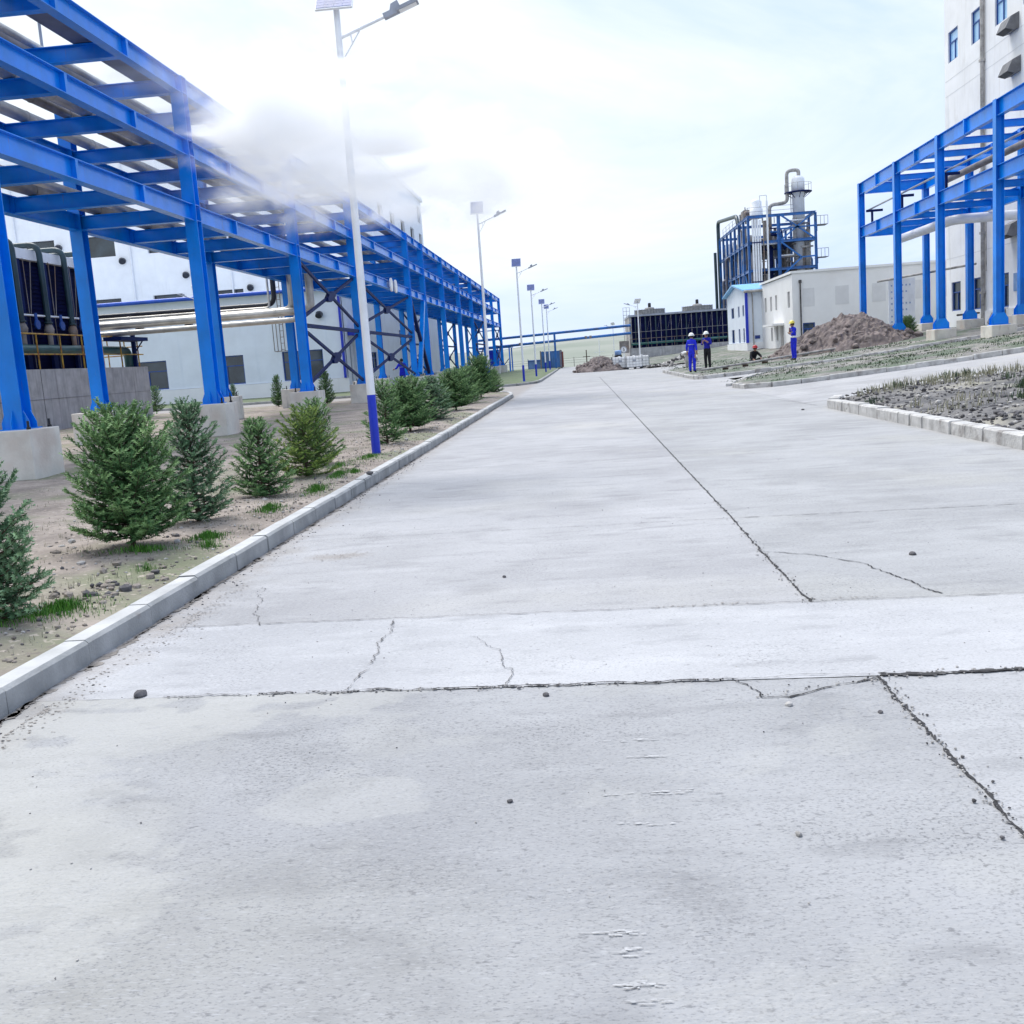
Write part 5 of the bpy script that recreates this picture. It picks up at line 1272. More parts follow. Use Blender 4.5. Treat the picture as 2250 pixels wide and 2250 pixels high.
# ------------------------------------------------------------------ right pipe rack
rr = thing('pipe_rack', (17, 51, .9), 'shorter blue steel pipe rack with two decks beside the tall white tower', 'pipe rack')
RF, RBk = 15.4, 18.75
RY = [33.3, 39.4, 45.5, 51.4, 57.6]
for x in (RF, RBk):
    for y in RY:
        c = MB(); zb = gz(x)+.56; zt = 9.3
        c.box(x-.15, x-.134, y-.15, y+.15, zb, zt); c.box(x+.134, x+.15, y-.15, y+.15, zb, zt); c.box(x-.134, x+.134, y-.009, y+.009, zb, zt)
        c.box(x-.3, x+.3, y-.3, y+.3, zb-.02, zb-.001)
        for k in (-1, 1):
            c.prism([(x+k*.151, y-.13, zb), (x+k*.30, y-.13, zb), (x+k*.30, y-.13, zb+.22), (x+k*.151, y-.13, zb+.42)], (0, .018, 0))
            c.prism([(x+k*.151, y+.11, zb), (x+k*.30, y+.11, zb), (x+k*.30, y+.11, zb+.22), (x+k*.151, y+.11, zb+.42)], (0, .018, 0))
            c.prism([(x-.24, y+k*.152, zb), (x+.24, y+k*.152, zb), (x+.27, y+k*.152, zb+.22), (x+.15, y+k*.152, zb+.42), (x-.15, y+k*.152, zb+.42), (x-.27, y+k*.152, zb+.22)], (0, k*.02, 0))
        c.build('column', M['blue'], rr)
        p = MB(); p.cbox(x-.45, x+.45, y-.55, y+.55, gz(x)-.1, zb-.021, .02); p.build('plinth', M['plinth'], rr)
for z0, z1 in ((6.45, 7.05), (8.68, 9.32)):
    for x in (RF, RBk):
        m = MB(); m.ibeam((x, 31.5, (z0+z1)/2), (x, 57.8, (z0+z1)/2), z1-z0-.06, .22, .018)
        for a, b in zip(RY, RY[1:]):
            for k in (1/2,):
                y = a+(b-a)*k; m.box(x+.011, x+.124, y-.05, y+.05, z0+.02, z1-.02); m.box(x-.124, x-.011, y-.05, y+.05, z0+.02, z1-.02)
        m.build('longitudinal_beam', M['blue'], rr)
    for a, b in zip(RY, RY[1:]):
        for k in (0, 1/2):
            y = a+(b-a)*k; m = MB(); m.ibeam((RF+.13, y, (z0+z1)/2), (RBk-.13, y, (z0+z1)/2), .28, .16, .016); m.build('cross_beam', M['blue'], rr)
    m = MB(); m.ibeam((RF+.13, 57.6, (z0+z1)/2), (RBk-.13, 57.6, (z0+z1)/2), z1-z0-.12, .2, .016); m.build('cross_beam', M['blue'], rr)
m = MB()
for y in (57.0, 51.9, 45.9): m.box(15.75, 15.85, y-.05, y+.05, 7.0, 7.72); m.box(15.5, 16.35, y-.05, y+.05, 7.72, 7.84); m.cut()
m.build_each('pipe_stand', M['navy'], rr)
for x, z, r_, mm, y0, lab in ((15.72, 7.87, .045, 'silver', 30, 'thin white pipe carried high along the front of the right-hand rack'), (16.6, 7.28, .2, 'lag', 30, 'thick grey lagged pipe on the lower deck of the right-hand rack'),
                          (17.4, 7.24, .16, 'silver', 30, 'silver pipe on the lower deck of the right-hand rack, towards the tower'), (16.9, 7.95, .14, 'lag', 30, 'dull pipe raised above the lower deck of the right-hand rack')):
    y1 = 57.5 if x < 16 else (50 if x > 16.5 and z > 7.8 else 52)
    m = MB(); m.tube([(x, y0, z), (x, y1, z)], r_, 12); tag(m.build('pipe', M[mm]), lab, 'pipe', 'lines carried by the right-hand rack')
m = MB(); m.tube(bend([(17.2, 57.2, 6.2), (17.2, 49, 6.2), (20.9, 49, 6.2)], .7), .22, 14); tag(m.build('pipe', M['whitepaint']), 'white pipe hanging under the right-hand rack and turning into the tower', 'pipe')
m = MB(); m.tube([(17.0, 60.5, 4.25), (20.6, 55.6, 4.55)], .06, 8); tag(m.build('pipe', M['stonepale']), 'thin pale pipe bridging low to the tower behind the right-hand rack', 'pipe')

# ------------------------------------------------------------------ right tower
tw = thing('factory_tower', (30, 45, 1), 'tall white rendered tower block with blue windows and grey wall hoods', 'building')
XT = 21.0
hs = []
for z0, z1 in ((15.64, 17.22), (20.2, 21.8)):
    for a in (59.1, 55.75, 52.7-.0, 49.5, 46.3): hs.append((a, a+1.45, z0, z1))
low = [(58.9, 60.3, 2.3, 3.88), (55.7, 57.1, 2.25, 3.88), (52.5, 54.0, 2.2, 3.85), (49.0, 50.5, 2.25, 3.85)]
m = MB(); wall(m, (XT, 0, 0), EY, NX, 24, 61.1, 0, 26, hs + low, .14); m.add([(XT,61.1,0),(40,61.1,0),(40,61.1,26),(XT,61.1,26)], [(0,3,2,1)]); m.add([(XT,24,0),(40,24,0),(40,24,26),(XT,24,26)], [(0,1,2,3)])
m.add([(40,24,0),(40,61.1,0),(40,61.1,26),(40,24,26)], [(0,1,2,3)]); m.build('wall', M['towerwall'], tw)
for h in hs: window(tw, (XT, 0, 0), EY, NX, h, M['frame_blue'], M['glass_blue'], .1)
for h in low: window(tw, (XT, 0, 0), EY, NX, h, M['frame_blue'], M['glass'], .1)
m = MB(); m.box(XT-.2, 40.2, 23.8, 61.3, 26, 26.4); m.build('roof', M['towerwall'], tw)
m = MB(); m.box(XT-.12, XT-.003, 24, 55.2, .6, 2.12); m.build('base_course', M['towerwall'], tw)
m = MB()
for z in (13.95, 14.75, 9.4, 5.2): m.box(XT-.006, XT+.01, 24, 61.0, z, z+.03)
for y in (60.6, 47.5): m.box(XT-.006, XT+.01, y, y+.03, 5.2, 13.95)
m.build('wall_joint', M['ghost'], tw)
m = MB(); m.tube([(XT-.12, 55.45, 1.2), (XT-.12, 55.45, 26)], .10, 10)
for z in (3, 6, 9, 12, 14.4, 18): m.box(XT-.24, XT-.005, 55.32, 55.58, z, z+.12)
m.tube([(XT-.12, 55.0, 4.1), (XT-.12, 55.0, 9)], .03, 6); m.build('downpipe', M['stonepale'], tw)
def hood(y, z, s=1.):
    m = MB(); a, b = y-.55*s, y+.55*s
    m.prism([(XT-.004, a, z+.36*s), (XT-.38*s, a, z+.18*s), (XT-.62*s, a, z-.32*s), (XT-.30*s, a, z-.42*s), (XT-.004, a, z-.36*s)], (0, b-a, 0))
    h = m.build('vent_hood', M['hood'], tw)
    m = MB(); m.add([(XT-.625*s, a+.06, z-.345*s), (XT-.625*s, b-.06, z-.345*s), (XT-.30*s, b-.06, z-.445*s), (XT-.30*s, a+.06, z-.445*s)], [(0, 1, 2, 3)]); m.build('mesh_screen', M['rubber'], h)
for y, z in ((51.9, 15.15), (51.7, 13.2), (51.8, 5.85), (53.1, 1.8), (48.2, 15.15), (48.0, 13.2), (48.1, 17.3)): hood(y, z)
m = MB(); m.box(XT-.03, XT-.004, 50.9, 51.9, 2.9, 3.75); m.build('notice', M['contpale'], tw)
# small valves at the tower's foot
m = MB(); m.tube([(20.6, 48.9, 2.0), (20.2, 48.9, 2.0)], .07, 8); m.tube([(20.2, 48.9, 1.9), (20.2, 48.9, 2.25)], .16, 12); m.tube([(20.2, 48.9, 1.2), (20.2, 48.9, 1.9)], .07, 8)
tag(m.build('valve', M['blue']), 'blue valve on a stub pipe at the foot of the tower', 'valve')
m = MB(); m.tube([(20.9, 56.0, 2.05), (19.5, 55.2, 2.0)], .05, 8); m.tube([(20.2, 55.6, 1.85), (20.2, 55.6, 2.3)], .05, 8); tag(m.build('valve', M['stone']), 'dark stub pipe with handle by the tower downpipe', 'valve')
nb = thing('notice_board', (18.3, 60, 1), 'white notice board with small blue figures between the right-hand rack columns', 'sign')
m = MB(); m.box(17.45, 18.9, 60.0, 60.05, 1.6, 4.3); bo = m.build('panel', M['plastic'], nb)
m = MB()
for i, z in enumerate((3.9, 3.55, 3.2, 2.9, 2.55, 2.2, 1.9)):
    for k in range(6 - (i % 3)): m.box(17.58+.2*k, 17.66+.2*k, 59.985, 59.996, z, z+.09)
m.build('lettering', M['signpale'], bo)
m = MB(); m.box(17.5, 17.56, 60.06, 60.12, .9, 1.7); m.cut(); m.box(18.78, 18.84, 60.06, 60.12, .9, 1.7); m.cut(); m.build_each('leg', M['greypaint'], nb)

# ------------------------------------------------------------------ white buildings on the right
wb = thing('workshop', (18, 72, .7), 'white two-storey workshop with slit windows behind the man in the yellow helmet', 'building')
up_ = [(78.6, 79.35, 3.5, 4.55), (76.45, 77.15, 3.5, 4.53), (74.5, 75.2, 3.5, 4.53), (70.05, 70.8, 3.46, 4.52)]
dn = [(76.45, 77.2, 1.35, 2.33), (74.4, 75.1, 1.36, 2.33)]; dr_ = (72.5, 73.6, .72, 2.33)
m = MB(); wall(m, (14, 0, 0), EY, NX, 69.2, 81, .2, 5.55, up_ + dn + [dr_], .2)
wf = (14.62, 15.4, 1.3, 2.38)
wall(m, (0, 69.2, 0), EX, NY, 14, 60, .2, 5.6, [wf], .12)
m.add([(14,81,.2),(60,81,.2),(60,81,5.55),(14,81,5.55)], [(0,3,2,1)]); m.build('wall', M['beige'], wb)
m = MB(); m.box(13.9, 60, 69.1, 81.05, 5.6, 5.75); m.build('roof', M['beige'], wb)
for h in up_ + dn: window(wb, (14, 0, 0), EY, NX, h, M['frame_dark'], M['glass'], .16, False)
window(wb, (0, 69.2, 0), EX, NY, wf, M['frame_blue'], M['glass'], .09)
m = MB(); m.box(14.16, 14.19, 72.5, 73.6, .72, 2.33); d = m.build('door', M['stonepale'], wb)
m = MB(); m.box(14.13, 14.155, 72.6, 72.66, 1.4, 1.6); m.build('handle', M['rubber'], d)
m = MB(); m.box(13.2, 13.995, 72.2, 76, 2.38, 2.52); m.build('canopy', M['beige'], wb)
m = MB(); m.tube([(14.5, 69.1, .6), (14.5, 69.1, 5.0)], .05, 8); m.box(14.42, 14.58, 69.02, 69.19, 4.95, 5.15); m.build('downpipe', M['stone'], wb)
m = MB()
for a, b in ((14.67, 15.41), (16.75, 17.6), (19.1, 19.95), (21.3, 22.2), (23.4, 24.3)):
    m.box(a, b, 69.185, 69.197, 3.42, 4.6); m.cut()
for a, b in ((18.0, 18.9), (20.2, 21.0)): m.box(a, b, 69.185, 69.197, 1.3, 2.2); m.cut()
m.build_each('painted_patch', M['ghost'], wb)
bb = thing('gabled_house', (16, 86, .6), 'pale blue and white gabled building with light blue roof left of the white workshop', 'building')
hl = [(87.4, 89.0, 3.43, 4.29), (84.5, 85.35, 3.43, 4.29), (82.2, 83.0, 3.43, 4.29), (87.5, 89.1, 1.4, 2.5), (84.5, 85.35, 1.4, 2.5), (82.2, 83.0, 1.4, 2.5)]
m = MB(); wall(m, (12.9, 0, 0), EY, NX, 80.7, 91.2, 1.36, 5.28, hl, .14); m.add([(12.9, 80.7, 5.28), (12.9, 91.2, 5.28), (12.9, 86, 5.95)], [(0, 2, 1)]); m.build('gable_wall', M['bluewhite'], bb)
m = MB(); m.add([(12.9,80.7,1.36),(30,80.7,1.36),(30,80.7,5.28),(12.9,80.7,5.28)], [(0,1,2,3)]); m.cut(); m.add([(12.9,91.2,1.36),(30,91.2,1.36),(30,91.2,5.28),(12.9,91.2,5.28)], [(0,3,2,1)]); m.cut(); m.build_each('side_wall', M['bluewhite'], bb)
m = MB(); m.box(12.8, 30, 80.6, 91.3, .1, 1.34); m.build('base_course', M['white'], bb)
for h in hl: window(bb, (12.9, 0, 0), EY, NX, h, M['frame_blue'], M['glass'], .09, False)
m = MB(); m.prism([(12.55, 80.2, 5.24), (12.55, 86, 5.97), (12.55, 91.7, 5.24), (12.55, 91.7, 5.34), (12.55, 86, 6.08), (12.55, 80.2, 5.34)], (17.5, 0, 0)); m.build('roof', M['roofblue'], bb)
m = MB(); m.tube([(12.6, 80.15, 5.2), (30, 80.15, 5.2)], .1, 8); m.build('gutter', M['stonepale'], bb)
m = MB(); m.bar((12.84, 80.62, 1.35), (12.84, 80.62, 5.2), .2, .2); m.build('corner_trim', M['blue_sat'], bb)
m = MB(); m.tube(bend([(13.2, 80.3, 5.1), (13.3, 80.58, 4.9), (13.3, 80.58, .6)], .1), .045, 8); m.build('downpipe', M['stonepale'], bb)
m = MB(); m.box(13.42, 13.8, 80.66, 80.69, 1.62, 1.88); s_ = m.build('plate', M['signblue'], bb)

# ------------------------------------------------------------------ right cooling tower
cr2 = thing('cooling_tower', (11, 116, .4), 'dark cooling tower with two round fan stacks on a concrete basin beyond the plastic tanks', 'cooling tower')
m = MB(); m.box(5.4, 18.5, 113, 125, .0, 1.66); m.build('basin', M['conc'], cr2)
m = MB(); m.box(5.75, 18.3, 113.8, 124, 1.67, 5.0); m.build('louvre_wall', M['louvre'], cr2)
m = MB(); m.box(5.5, 5.745, 113.6, 124.2, 1.67, 5.02); m.build('end_panel', M['stonepale'], cr2)
m = MB(); m.box(5.45, 18.5, 113.5, 124.4, 5.02, 5.22); m.build('roof_edge', M['greypaint'], cr2)
m = MB()
for i in range(11): x = 6.15+1.1*i; m.box(x-.06, x+.06, 113.66, 113.79, 1.67, 5.0); m.cut()
m.build_each('rib', M['teal'], cr2)
m = MB()
for i in range(11): x = 6.7+1.1*i; m.tube([(x, 113.55, 1.67), (x, 113.55, 5.1)], .022, 6); m.tube([(x-.4, 113.5, 3.4), (x-.05, 113.6, 4.9)], .006, 4)
m.tube([(5.7, 113.5, 3.35), (18.3, 113.5, 3.45)], .018, 6)
m.build('spray_pipe', M['stonepale'], cr2)
m = MB(); m.tube([(5.6, 113.3, 2.1), (18.3, 113.3, 2.15)], .13, 10); m.build('header_pipe', M['tealp'], cr2)
m = MB()
for i in range(14): x = 5.5+.95*i; m.tube([(x, 113.1, 1.66), (x, 113.1, 2.62)], .03, 5)
for z in (2.15, 2.62): m.tube([(5.5, 113.1, z), (18.3, 113.1, z)], .028, 5)
m.build('railing', M['rust'], cr2)
for cx in (8.0, 13.25):
    m = MB(); m.lathe((cx, 117, 5.225), [(1.72, 0), (1.66, .15), (1.62, .5), (1.66, .56), (1.55, .58)], 32); f = m.build('fan_stack', M['fanshell'], cr2)
    m = MB()
    for k in range(32):
        a = 2*math.pi*k/32; m.tube([(cx+1.7*math.cos(a), 117+1.7*math.sin(a), 5.24), (cx+1.68*math.cos(a), 117+1.68*math.sin(a), 5.85)], .015, 4)
    m.build('stack_rib', M['tray'], f)
    m = MB(); m.lathe((cx, 117, 5.8), [(.55, 0), (.5, .2), (.3, .24)], 16); m.build('motor_base', M['stonepale'], f)
    m = MB(); m.lathe((cx, 117, 6.03), [(.16, 0), (.17, .05), (.17, .42), (.12, .5)], 12); m.build('motor', M['rubber'], f)
m = MB()
for z in (5.25, 5.65, 6.05): m.tube([(4.9, 113.6, z), (5.6, 113.6, z)], .02, 5)
for x in (4.9, 5.25, 5.6): m.tube([(x, 113.6, 1.7), (x, 113.6, 6.05)], .025, 5)
for i in range(13): m.tube([(4.9, 113.6, 1.9+.28*i), (5.25, 113.6, 1.9+.28*i)], .015, 4)
m.build('ladder', M['stonepale'], cr2)
m = MB(); m.box(4.3, 5.3, 112.4, 113.6, 1.2, 2.5); m.build('control_box', M['rustgrey'], cr2)

# pipe bridge across the road end
pb = thing('pipe_bridge', (-2, 113, 0), 'two blue pipes on a post spanning the road end before the hills', 'pipe bridge')
for z0, z1 in ((3.72, 4.12), (2.85, 3.30)):
    m = MB(); m.tube([(-11, 113, z0-.06), (5.6, 113, z1)], .15, 10); m.build('pipe', M['blue_plant'], pb)
m = MB()
for x in (-6.6, .6, 1.1): m.tube([(x, 113, 2.98+.03*(x+6)), (x+.25, 113, 2.99+.03*(x+6))], .17, 10); m.cut()
m.build_each('flange', M['rustgrey'], pb)
m = MB(); m.bar((-2.67, 113, .0), (-2.67, 113, 3.9), .22, .22); m.build('post', M['blue_plant'], pb)

# container, boxes, shed at the road end
cn_ = thing('shipping_container', (-3.3, 121, 0), 'worn light blue container with one rusty end beside the road end', 'container')
m = MB(); m.box(-4.5, -2.25, 118.2, 124.2, .12, 2.02)
for i in range(8): x = -4.4+.28*i; m.box(x, x+.14, 118.14, 118.195, .2, 1.95)
for i in range(20): y = 118.3+.3*i; m.box(-2.245, -2.2, y, y+.15, .2, 1.95)
m.build('body', M['contblue'], cn_)
m = MB()
for x in (-4.5, -2.25):
    for y in (118.15, 124.25): m.bar((x, y, 0), (x, y, 2.1), .14, .14); m.cut()
m.build_each('corner_post', M['rustgrey'], cn_)
m = MB(); m.box(-2.18, -2.0, 121.5, 124.0, .1, 1.9); m.build('open_door', M['redbrown'], cn_)
for k, (x0, x1, lab) in enumerate(((-6.1, -5.25, 'low pale blue box left of the light blue container, with frame rails'), (-5.2, -4.62, 'low pale blue box touching the light blue container'))):
    o = thing('site_box', (x0, 121, 0), lab, 'box', 'pale blue boxes by the container')
    m = MB(); m.box(x0, x1, 120.5, 121.5, .1, 1.15); m.build('body', M['contpale'], o)
    m = MB()
    for x in (x0, x1): m.bar((x, 120.45, 0), (x, 120.45, 1.28), .08, .06)
    m.box(x0, x1, 120.4, 120.46, 1.0, 1.06); m.build('frame', M['frame_blue'], o)
sh_ = thing('open_shed', (-9, 114, 0), 'blue open-sided steel shed at the far foot of the long rack', 'shed')
m = MB()
for x in (-10.4, -9.0, -7.7):
    for y in (113.2, 117): m.bar((x, y, 0), (x, y, 2.7), .14, .14); m.cut()
m.build_each('post', M['blue'], sh_)
m = MB(); m.box(-10.6, -7.5, 113.0, 117.3, 2.7, 2.86); m.build('roof', M['blue'], sh_)
m = MB(); m.box(-10.3, -8.9, 113.3, 116.8, .1, 2.5); m.build('cabinet', M['blue_sat'], sh_)
m = MB(); m.bar((-8.9, 113.2, .2), (-7.8, 113.2, 1.5), .08, .08); m.build('brace', M['navy'], sh_)
# boundary fence
fe = thing('wire_fence', (3, 128, 0), 'thin wire fence with dark posts along the field at the road end', 'fence')
m = MB()
for i in range(16): x = -12+1.6*i; m.bar((x, 128, -.1), (x, 128, 1.15), .06, .06); m.cut()
m.build_each('post', M['stone'], fe)
m = MB()
for z in (.5, .8, 1.05): m.tube([(-12, 128, z), (12.2, 128, z)], .012, 4); m.cut()
m.build_each('wire', M['stone'], fe)
fp = thing('mast', (2.6, 140, 0), 'slim white mast with two cross arms in the field beyond the earth heap', 'mast')
m = MB(); m.tube([(2.6, 140, 0), (2.6, 140, 3.2)], .05, 8); m.build('pole', M['whitepaint'], fp)
m = MB(); m.bar((1.9, 140, 1.55), (3.3, 140, 1.6), .06, .06); m.build('cross_arm', M['whitepaint'], fp)
up2 = thing('utility_pole', (.75, 126, 0), 'dark wooden utility pole with a short cross bar at the field fence', 'utility pole')
m = MB(); m.tube([(.75, 126, 0), (.75, 126, 1.9)], .06, 7); m.build('pole', M['wood'], up2)
m = MB(); m.bar((.3, 126, 1.1), (1.2, 126, 1.1), .06, .06); m.build('cross_bar', M['wood'], up2)

# ------------------------------------------------------------------ process tower
pt = thing('process_tower', (23, 128, .9), 'blue open-frame process plant full of pipes with a tall grey column vessel on top', 'process plant')
X0, X1, Y0, Y1, ZT = 19.3, 26.6, 118, 141, 15.0
xs = [X0, 22.6, X1]; ys = [Y0, 121.3, 124.6, 127.9, 131.2, 134.5, 137.8, Y1]
for y in ys:
    for x in (X0, X1):
        m = MB(); m.ibeam((x, y, 1), (x, y, ZT), .26, .26, .03, (1, 0, 0)); m.build('column', M['blue_plant'], pt)
for y in (Y0, Y1):
    m = MB(); m.ibeam((22.6, y, 1), (22.6, y, ZT), .34, .34, .03, (1, 0, 0)); m.build('column', M['blue_plant'], pt)
for z in (15.0, 12.2, 9.2, 6.2):
    for x in (X0, X1):
        m = MB(); m.ibeam((x, Y0-.1, z), (x, Y1+.1, z), .3, .2, .03); m.build('beam', M['blue_plant'], pt)
    for y in (Y0, 127.9, Y1):
        m = MB(); m.ibeam((X0, y-.02, z+.01), (X1, y-.02, z+.01), .3, .2, .03); m.build('beam', M['blue_plant'], pt)
    if z < 15:
        m = MB(); m.box(X0+.2, X1-.2, Y0+.4, Y1-.4, z-.1, z-.02); m.build('floor_deck', M['navy'], pt)
for a, b in (((22.8, 15.0), (26.4, 12.3)), ((22.8, 12.3), (26.4, 15.0)), ((22.8, 12.1), (25.0, 10.3)), ((25.0, 10.3), (22.8, 8.4)), ((25, 10.3), (26.5, 10.35)), ((22.8, 13.5), (26.5, 13.6))):
    m = MB(); m.bar((a[0], Y0-.1, a[1]), (b[0], Y0-.1, b[1]), .16, .18, (0, 1, 0)); m.build('brace', M['blue_plant'], pt)
for a, b in zip(ys[::2], ys[1::2]):
    m = MB(); m.bar((X0, a, 6.2), (X0, b, 9.2), .12, .12); m.build('brace', M['blue_plant'], pt)
rg3 = random.Random(8)
for x, r_, z1, mm in ((19.75, .11, 14.7, 'whitepaint'), (20.02, .11, 14.7, 'whitepaint'), (20.29, .11, 14.7, 'whitepaint'), (20.55, .09, 14.6, 'whitepaint'), (20.9, .06, 14.5, 'rustgrey'), (21.35, .10, 16.6, 'whitepaint')):
    m = MB(); m.tube([(x, Y0-.25, 1.5), (x, Y0-.25, z1)], r_, 10); m.build('riser_pipe', M[mm], pt)
m = MB()
for z in (12.15, 7.9): m.box(19.5, 20.75, Y0-.4, Y0-.36, z, z+.12); m.cut()
m.build_each('pipe_clamp', M['navy'], pt)
m = MB(); m.tube(bend([(21.35, Y0-.25, 16.5), (21.35, Y0-.25, 17.2), (20.6, Y0-.25, 17.2), (20.6, Y0-.25, 16)], .05), .05, 8); m.build('loop_pipe', M['whitepaint'], pt)
for y, z1 in ((120, 12), (123, 14), (126, 13), (129, 11), (132, 14), (136, 12.5)):
    m = MB(); x = 20.6+rg3.uniform(-.4, .4); m.lathe((x, y, 1.2), [(.0, 0), (.55, .2), (.55, z1-2), (.4, z1-1.7), (.05, z1-1.6)], 14); m.build('vessel', M[rg3.choice(('stonepale', 'whitepaint', 'lag', 'tray'))], pt)
for i in range(14):
    m = MB(); y = rg3.uniform(118.5, 139); x = X0+rg3.uniform(-.1, 1); z = rg3.uniform(6.5, 13)
    m.tube(bend([(x, y, 1.2), (x, y, z), (x+2.5, y+rg3.uniform(-.5, .5), z)], .5), rg3.uniform(.08, .2), 8); m.build('process_pipe', M[rg3.choice(('blue_plant', 'whitepaint', 'lag', 'teal', 'navy'))], pt)
for x, y, r_, z0, z1, mm in ((23.8, 120.5, .5, 6, 11.5, 'lag'), (22.2, 121, .45, 9, 13.8, 'stonepale'), (24.4, 119.5, .35, 6, 9.5, 'rustgrey'), (26.0, 119.4, .35, 8.5, 13.5, 'stonepale'), (21.9, 119.5, .3, 6, 12, 'navy')):
    m = MB(); m.lathe((x, y, z0), [(.05, 0), (r_, .25), (r_, z1-z0-.25), (.05, z1-z0)], 14); m.build('vessel', M[mm], pt)
for i in range(10):
    m = MB(); x = rg3.uniform(21, 26); z = rg3.uniform(6.5, 14); m.tube(bend([(x, 118.6, z), (x, 119.4, z), (min(26.4, x+rg3.uniform(.6, 2)), 119.4, z), (min(26.4, x+1.5), 119.4, z-1.6)], .3), rg3.uniform(.07, .15), 8); m.build('process_pipe', M[rg3.choice(('blue_plant', 'navy', 'rustgrey', 'lag'))], pt)
m = MB(); m.lathe((25.2, 119.8, 6), [(.66, 0), (.66, 11.7), (.72, 11.72), (.72, 12.9), (.5, 13.2), (.1, 13.3)], 24); cv = m.build('column_vessel', M['whitepaint'], pt)
m = MB(); m.tube(bend([(25.3, 119.8, 19.2), (25.3, 119.8, 19.9), (24.0, 119.8, 19.9), (24.0, 119.8, 16.5), (22.0, 119.8, 16.35), (22.0, 119.8, 15.1)], .55, 8), .2, 14); m.build('vapour_duct', M['stonepale'], cv)
m = MB(); m.lathe((25.2, 119.8, 17.45), [(.74, 0), (1.5, .0), (1.5, .08), (.74, .08)], 24); pl2 = m.build('platform', M['navy'], cv)
m = MB()
for k in range(14):
    a = 2*math.pi*k/14; m.tube([(25.2+1.45*math.cos(a), 119.8+1.45*math.sin(a), 17.5), (25.2+1.45*math.cos(a), 119.8+1.45*math.sin(a), 18.4)], .02, 4)
m.tube([(25.2+1.45*math.cos(2*math.pi*k/28), 119.8+1.45*math.sin(2*math.pi*k/28), 18.4) for k in range(29)], .02, 4, False); m.build('railing', M['stonepale'], pl2)
m = MB()
for k in range(8):
    a = 2*math.pi*k/8; m.bar((25.2+.68*math.cos(a), 119.8+.68*math.sin(a), 16.9), (25.2+1.4*math.cos(a), 119.8+1.4*math.sin(a), 17.44), .06, .06); m.cut()
m.build_each('bracket', M['navy'], pl2)
m = MB()
for i in range(10): m.tube([(24.35, 119.5, 15.2+.22*i), (24.35, 119.8, 15.2+.22*i)], .02, 4)
for y in (119.5, 119.8): m.tube([(24.35, y, 15.1), (24.35, y, 17.5)], .025, 4)
m.build('ladder', M['stonepale'], cv)
m = MB(); m.lathe((20.5, 119.6, 15.0), [(.7, 0), (.72, .1), (.72, 1.0), (.62, 1.05), (.62, 1.75), (.45, 2.0), (.05, 2.1)], 20); m.build('tank', M['whitepaint'], pt)
m = MB(); m.box(19.5, 20.4, 122, 124, 15.2, 16.3); m.tube(bend([(19.6, 121.8, 15.3), (19.6, 121.8, 16.0), (20.6, 121.8, 16.0)], .2), .15, 8); m.build('air_unit', M['rustgrey'], pt)
m = MB(); m.tube(bend([(19.2, 141.4, 1), (19.2, 141.4, 17.4), (19.6, 128, 16.4), (19.6, 127, 15.2)], .9, 7), .24, 12); m.build('riser_pipe', M['teal'], pt)
m = MB(); m.tube([(18.7, 141.6, 1), (18.7, 141.6, 13.5)], .2, 10); m.build('riser_pipe', M['teal'], pt)
for y, z1 in ((133.5, 12), (136.6, 9.5)):
    m = MB(); m.tube(bend([(18.95, y, 1), (18.95, y, z1), (20.2, y, z1)], .4), .17, 10); m.build('riser_pipe', M['tray'], pt)
for z, x in ((13.7, 26.75), (10.2, 26.75)):
    m = MB(); m.box(x, x+1.2, 118, 119.6, z-.06, z); m.box(x, x+.1, 118.2, 118.3, z-.7, z-.07)
    for k in range(4): m.tube([(x+.4*k, 118, z), (x+.4*k, 118, z+.9)], .025, 4)
    m.tube([(x, 118, z+.9), (x+1.2, 118, z+.9)], .025, 4); m.build('platform', M['tray'], pt)
m = MB()
for i in range(8): y = Y0+.1+2.8*i; m.tube([(X0, y, 15.15), (X0, y, 16.0)], .025, 4)
for z in (15.55, 16.0): m.tube([(X0, Y0, z), (X0, 138, z)], .02, 4); m.tube([(X0, Y0, z), (24.2, Y0, z)], .02, 4)
m.build('railing', M['tray'], pt)

for i in range(44):
    m = MB(); y = Y0 + rg3.random()*22; x = X0 + rg3.uniform(.15, .9); z = rg3.uniform(8, 14.6)
    m.tube([(x, y, 1.2), (x, y, z)], rg3.uniform(.05, .16), 8); m.build('process_pipe', M[rg3.choice(('tray', 'whitepaint', 'lag', 'stonepale', 'navy'))], pt)
for i in range(22):
    m = MB(); x = rg3.uniform(21.2, 26.3); y = Y0 + rg3.uniform(.5, 3); z0 = rg3.choice((6.2, 9.2, 12.2)); m.tube([(x, y, z0), (x, y, z0+rg3.uniform(1.5, 3))], rg3.uniform(.06, .2), 8); m.build('process_pipe', M[rg3.choice(('tray', 'lag', 'stonepale', 'rustgrey', 'navy'))], pt)
for i in range(12):
    m = MB(); x = rg3.uniform(20.0, 25.5); z = rg3.uniform(6.6, 14.6); m.tube([(x, Y0+.45, z), (min(26.4, x+rg3.uniform(.8, 2.5)), Y0+.45, z)], rg3.uniform(.05, .12), 8); m.build('process_pipe', M[rg3.choice(('tray', 'lag', 'stonepale', 'whitepaint'))], pt)
for i in range(10):
    m = MB(); x = rg3.uniform(20, 24); y = rg3.uniform(119, 135); m.tube([(x, y, 15.1), (x, y, 15.1+rg3.uniform(.6, 2.0))], rg3.uniform(.05, .14), 8); m.build('vent_pipe', M[rg3.choice(('tray', 'stonepale', 'lag'))], pt)

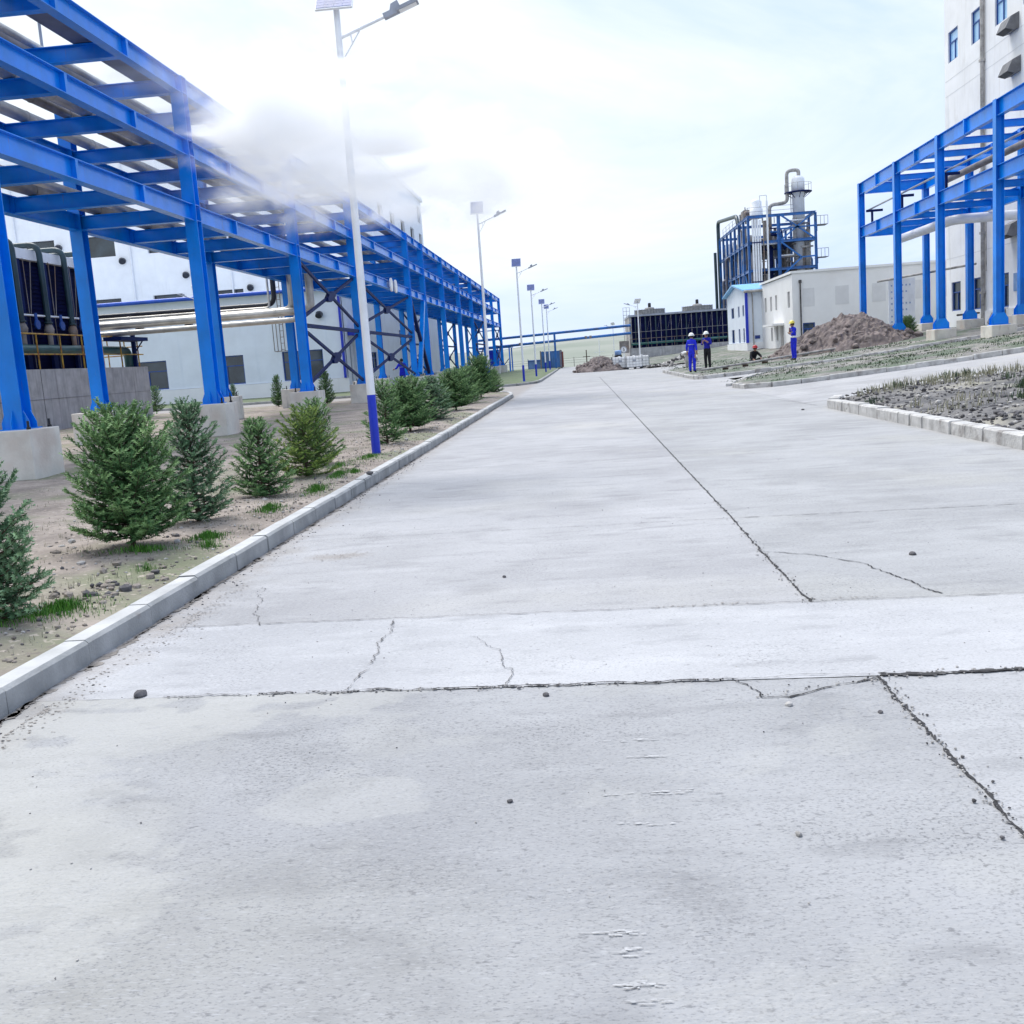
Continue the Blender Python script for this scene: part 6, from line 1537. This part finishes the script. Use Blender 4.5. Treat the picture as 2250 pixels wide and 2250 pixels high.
# ------------------------------------------------------------------ steam
def steam(name, c, rad, dens, seed, label, nscale=1.2, lo=.42, hi=.62, rot=0.):
    bm = bmesh.new(); bmesh.ops.create_icosphere(bm, subdivisions=3, radius=1)
    me = bpy.data.meshes.new(name); bm.to_mesh(me); bm.free()
    o = bpy.data.objects.new(name, me); col.objects.link(o); o.location = c; o.scale = rad; o.rotation_euler = (0, rot, 0)
    m = bpy.data.materials.new(name); m.use_nodes = True; n = m.node_tree.nodes; l = m.node_tree.links
    n.remove(n['Principled BSDF']); pv = n.new('ShaderNodeVolumePrincipled'); out = n['Material Output']
    pv.inputs['Color'].default_value = (1, 1, 1, 1); pv.inputs['Anisotropy'].default_value = .3
    l.new(pv.outputs[0], out.inputs['Volume'])
    t = n.new('ShaderNodeTexCoord')
    mpn = n.new('ShaderNodeMapping'); mpn.inputs['Location'].default_value = (seed, seed, seed); mpn.inputs['Scale'].default_value = (rad[0]*.6, rad[1]*.6, rad[2]*1.15)
    l.new(t.outputs['Object'], mpn.inputs['Vector'])
    no = n.new('ShaderNodeTexNoise'); no.inputs['Scale'].default_value = nscale; no.inputs['Detail'].default_value = 7; no.inputs['Roughness'].default_value = .62; no.inputs['Distortion'].default_value = 1.3
    l.new(mpn.outputs[0], no.inputs['Vector'])
    # ragged falloff: the radius itself is broken up by the noise
    ln = n.new('ShaderNodeVectorMath'); ln.operation = 'LENGTH'; l.new(t.outputs['Object'], ln.inputs[0])
    rag = n.new('ShaderNodeMath'); rag.operation = 'MULTIPLY_ADD'; rag.inputs[1].default_value = -1.5; rag.inputs[2].default_value = .78; l.new(no.outputs['Fac'], rag.inputs[0])
    sm = n.new('ShaderNodeMath'); sm.operation = 'ADD'; l.new(ln.outputs['Value'], sm.inputs[0]); l.new(rag.outputs[0], sm.inputs[1])
    fall = n.new('ShaderNodeMapRange'); fall.inputs['From Min'].default_value = .85; fall.inputs['From Max'].default_value = .15; fall.interpolation_type = 'SMOOTHSTEP'
    l.new(sm.outputs[0], fall.inputs['Value'])
    edge_ = n.new('ShaderNodeMapRange'); edge_.inputs['From Min'].default_value = 1.; edge_.inputs['From Max'].default_value = .7; l.new(ln.outputs['Value'], edge_.inputs['Value'])
    mr = n.new('ShaderNodeMapRange'); mr.inputs['From Min'].default_value = lo; mr.inputs['From Max'].default_value = hi; l.new(no.outputs['Fac'], mr.inputs['Value'])
    mu = n.new('ShaderNodeMath'); mu.operation = 'MULTIPLY'; l.new(mr.outputs[0], mu.inputs[0]); l.new(fall.outputs[0], mu.inputs[1])
    mu2 = n.new('ShaderNodeMath'); mu2.operation = 'MULTIPLY'; l.new(mu.outputs[0], mu2.inputs[0]); l.new(edge_.outputs[0], mu2.inputs[1])
    m2 = n.new('ShaderNodeMath'); m2.operation = 'MULTIPLY'; m2.inputs[1].default_value = dens; l.new(mu2.outputs[0], m2.inputs[0]); l.new(m2.outputs[0], pv.inputs['Density'])
    me.materials.append(m)
    return stuff(tag(o, label, 'steam'))
steam('steam', (-3.0, 12.9, 4.25), (2.3, .95, 1.45), 7.5, 3.3, 'white steam drifting past the nearest lamp pole', 1.1, .33, .58)
steam('steam', (-7.4, 27, 7.2), (4.4, 9.5, 2.6), .45, 8.8, 'white steam veiling the top deck of the long rack', .5, .38, .64)
steam('steam', (-4.4, 37, 8.1), (6.0, 6, 2.5), 1.1, 5.1, 'thin white steam trailing over the road from the long rack', .55, .38, .62)
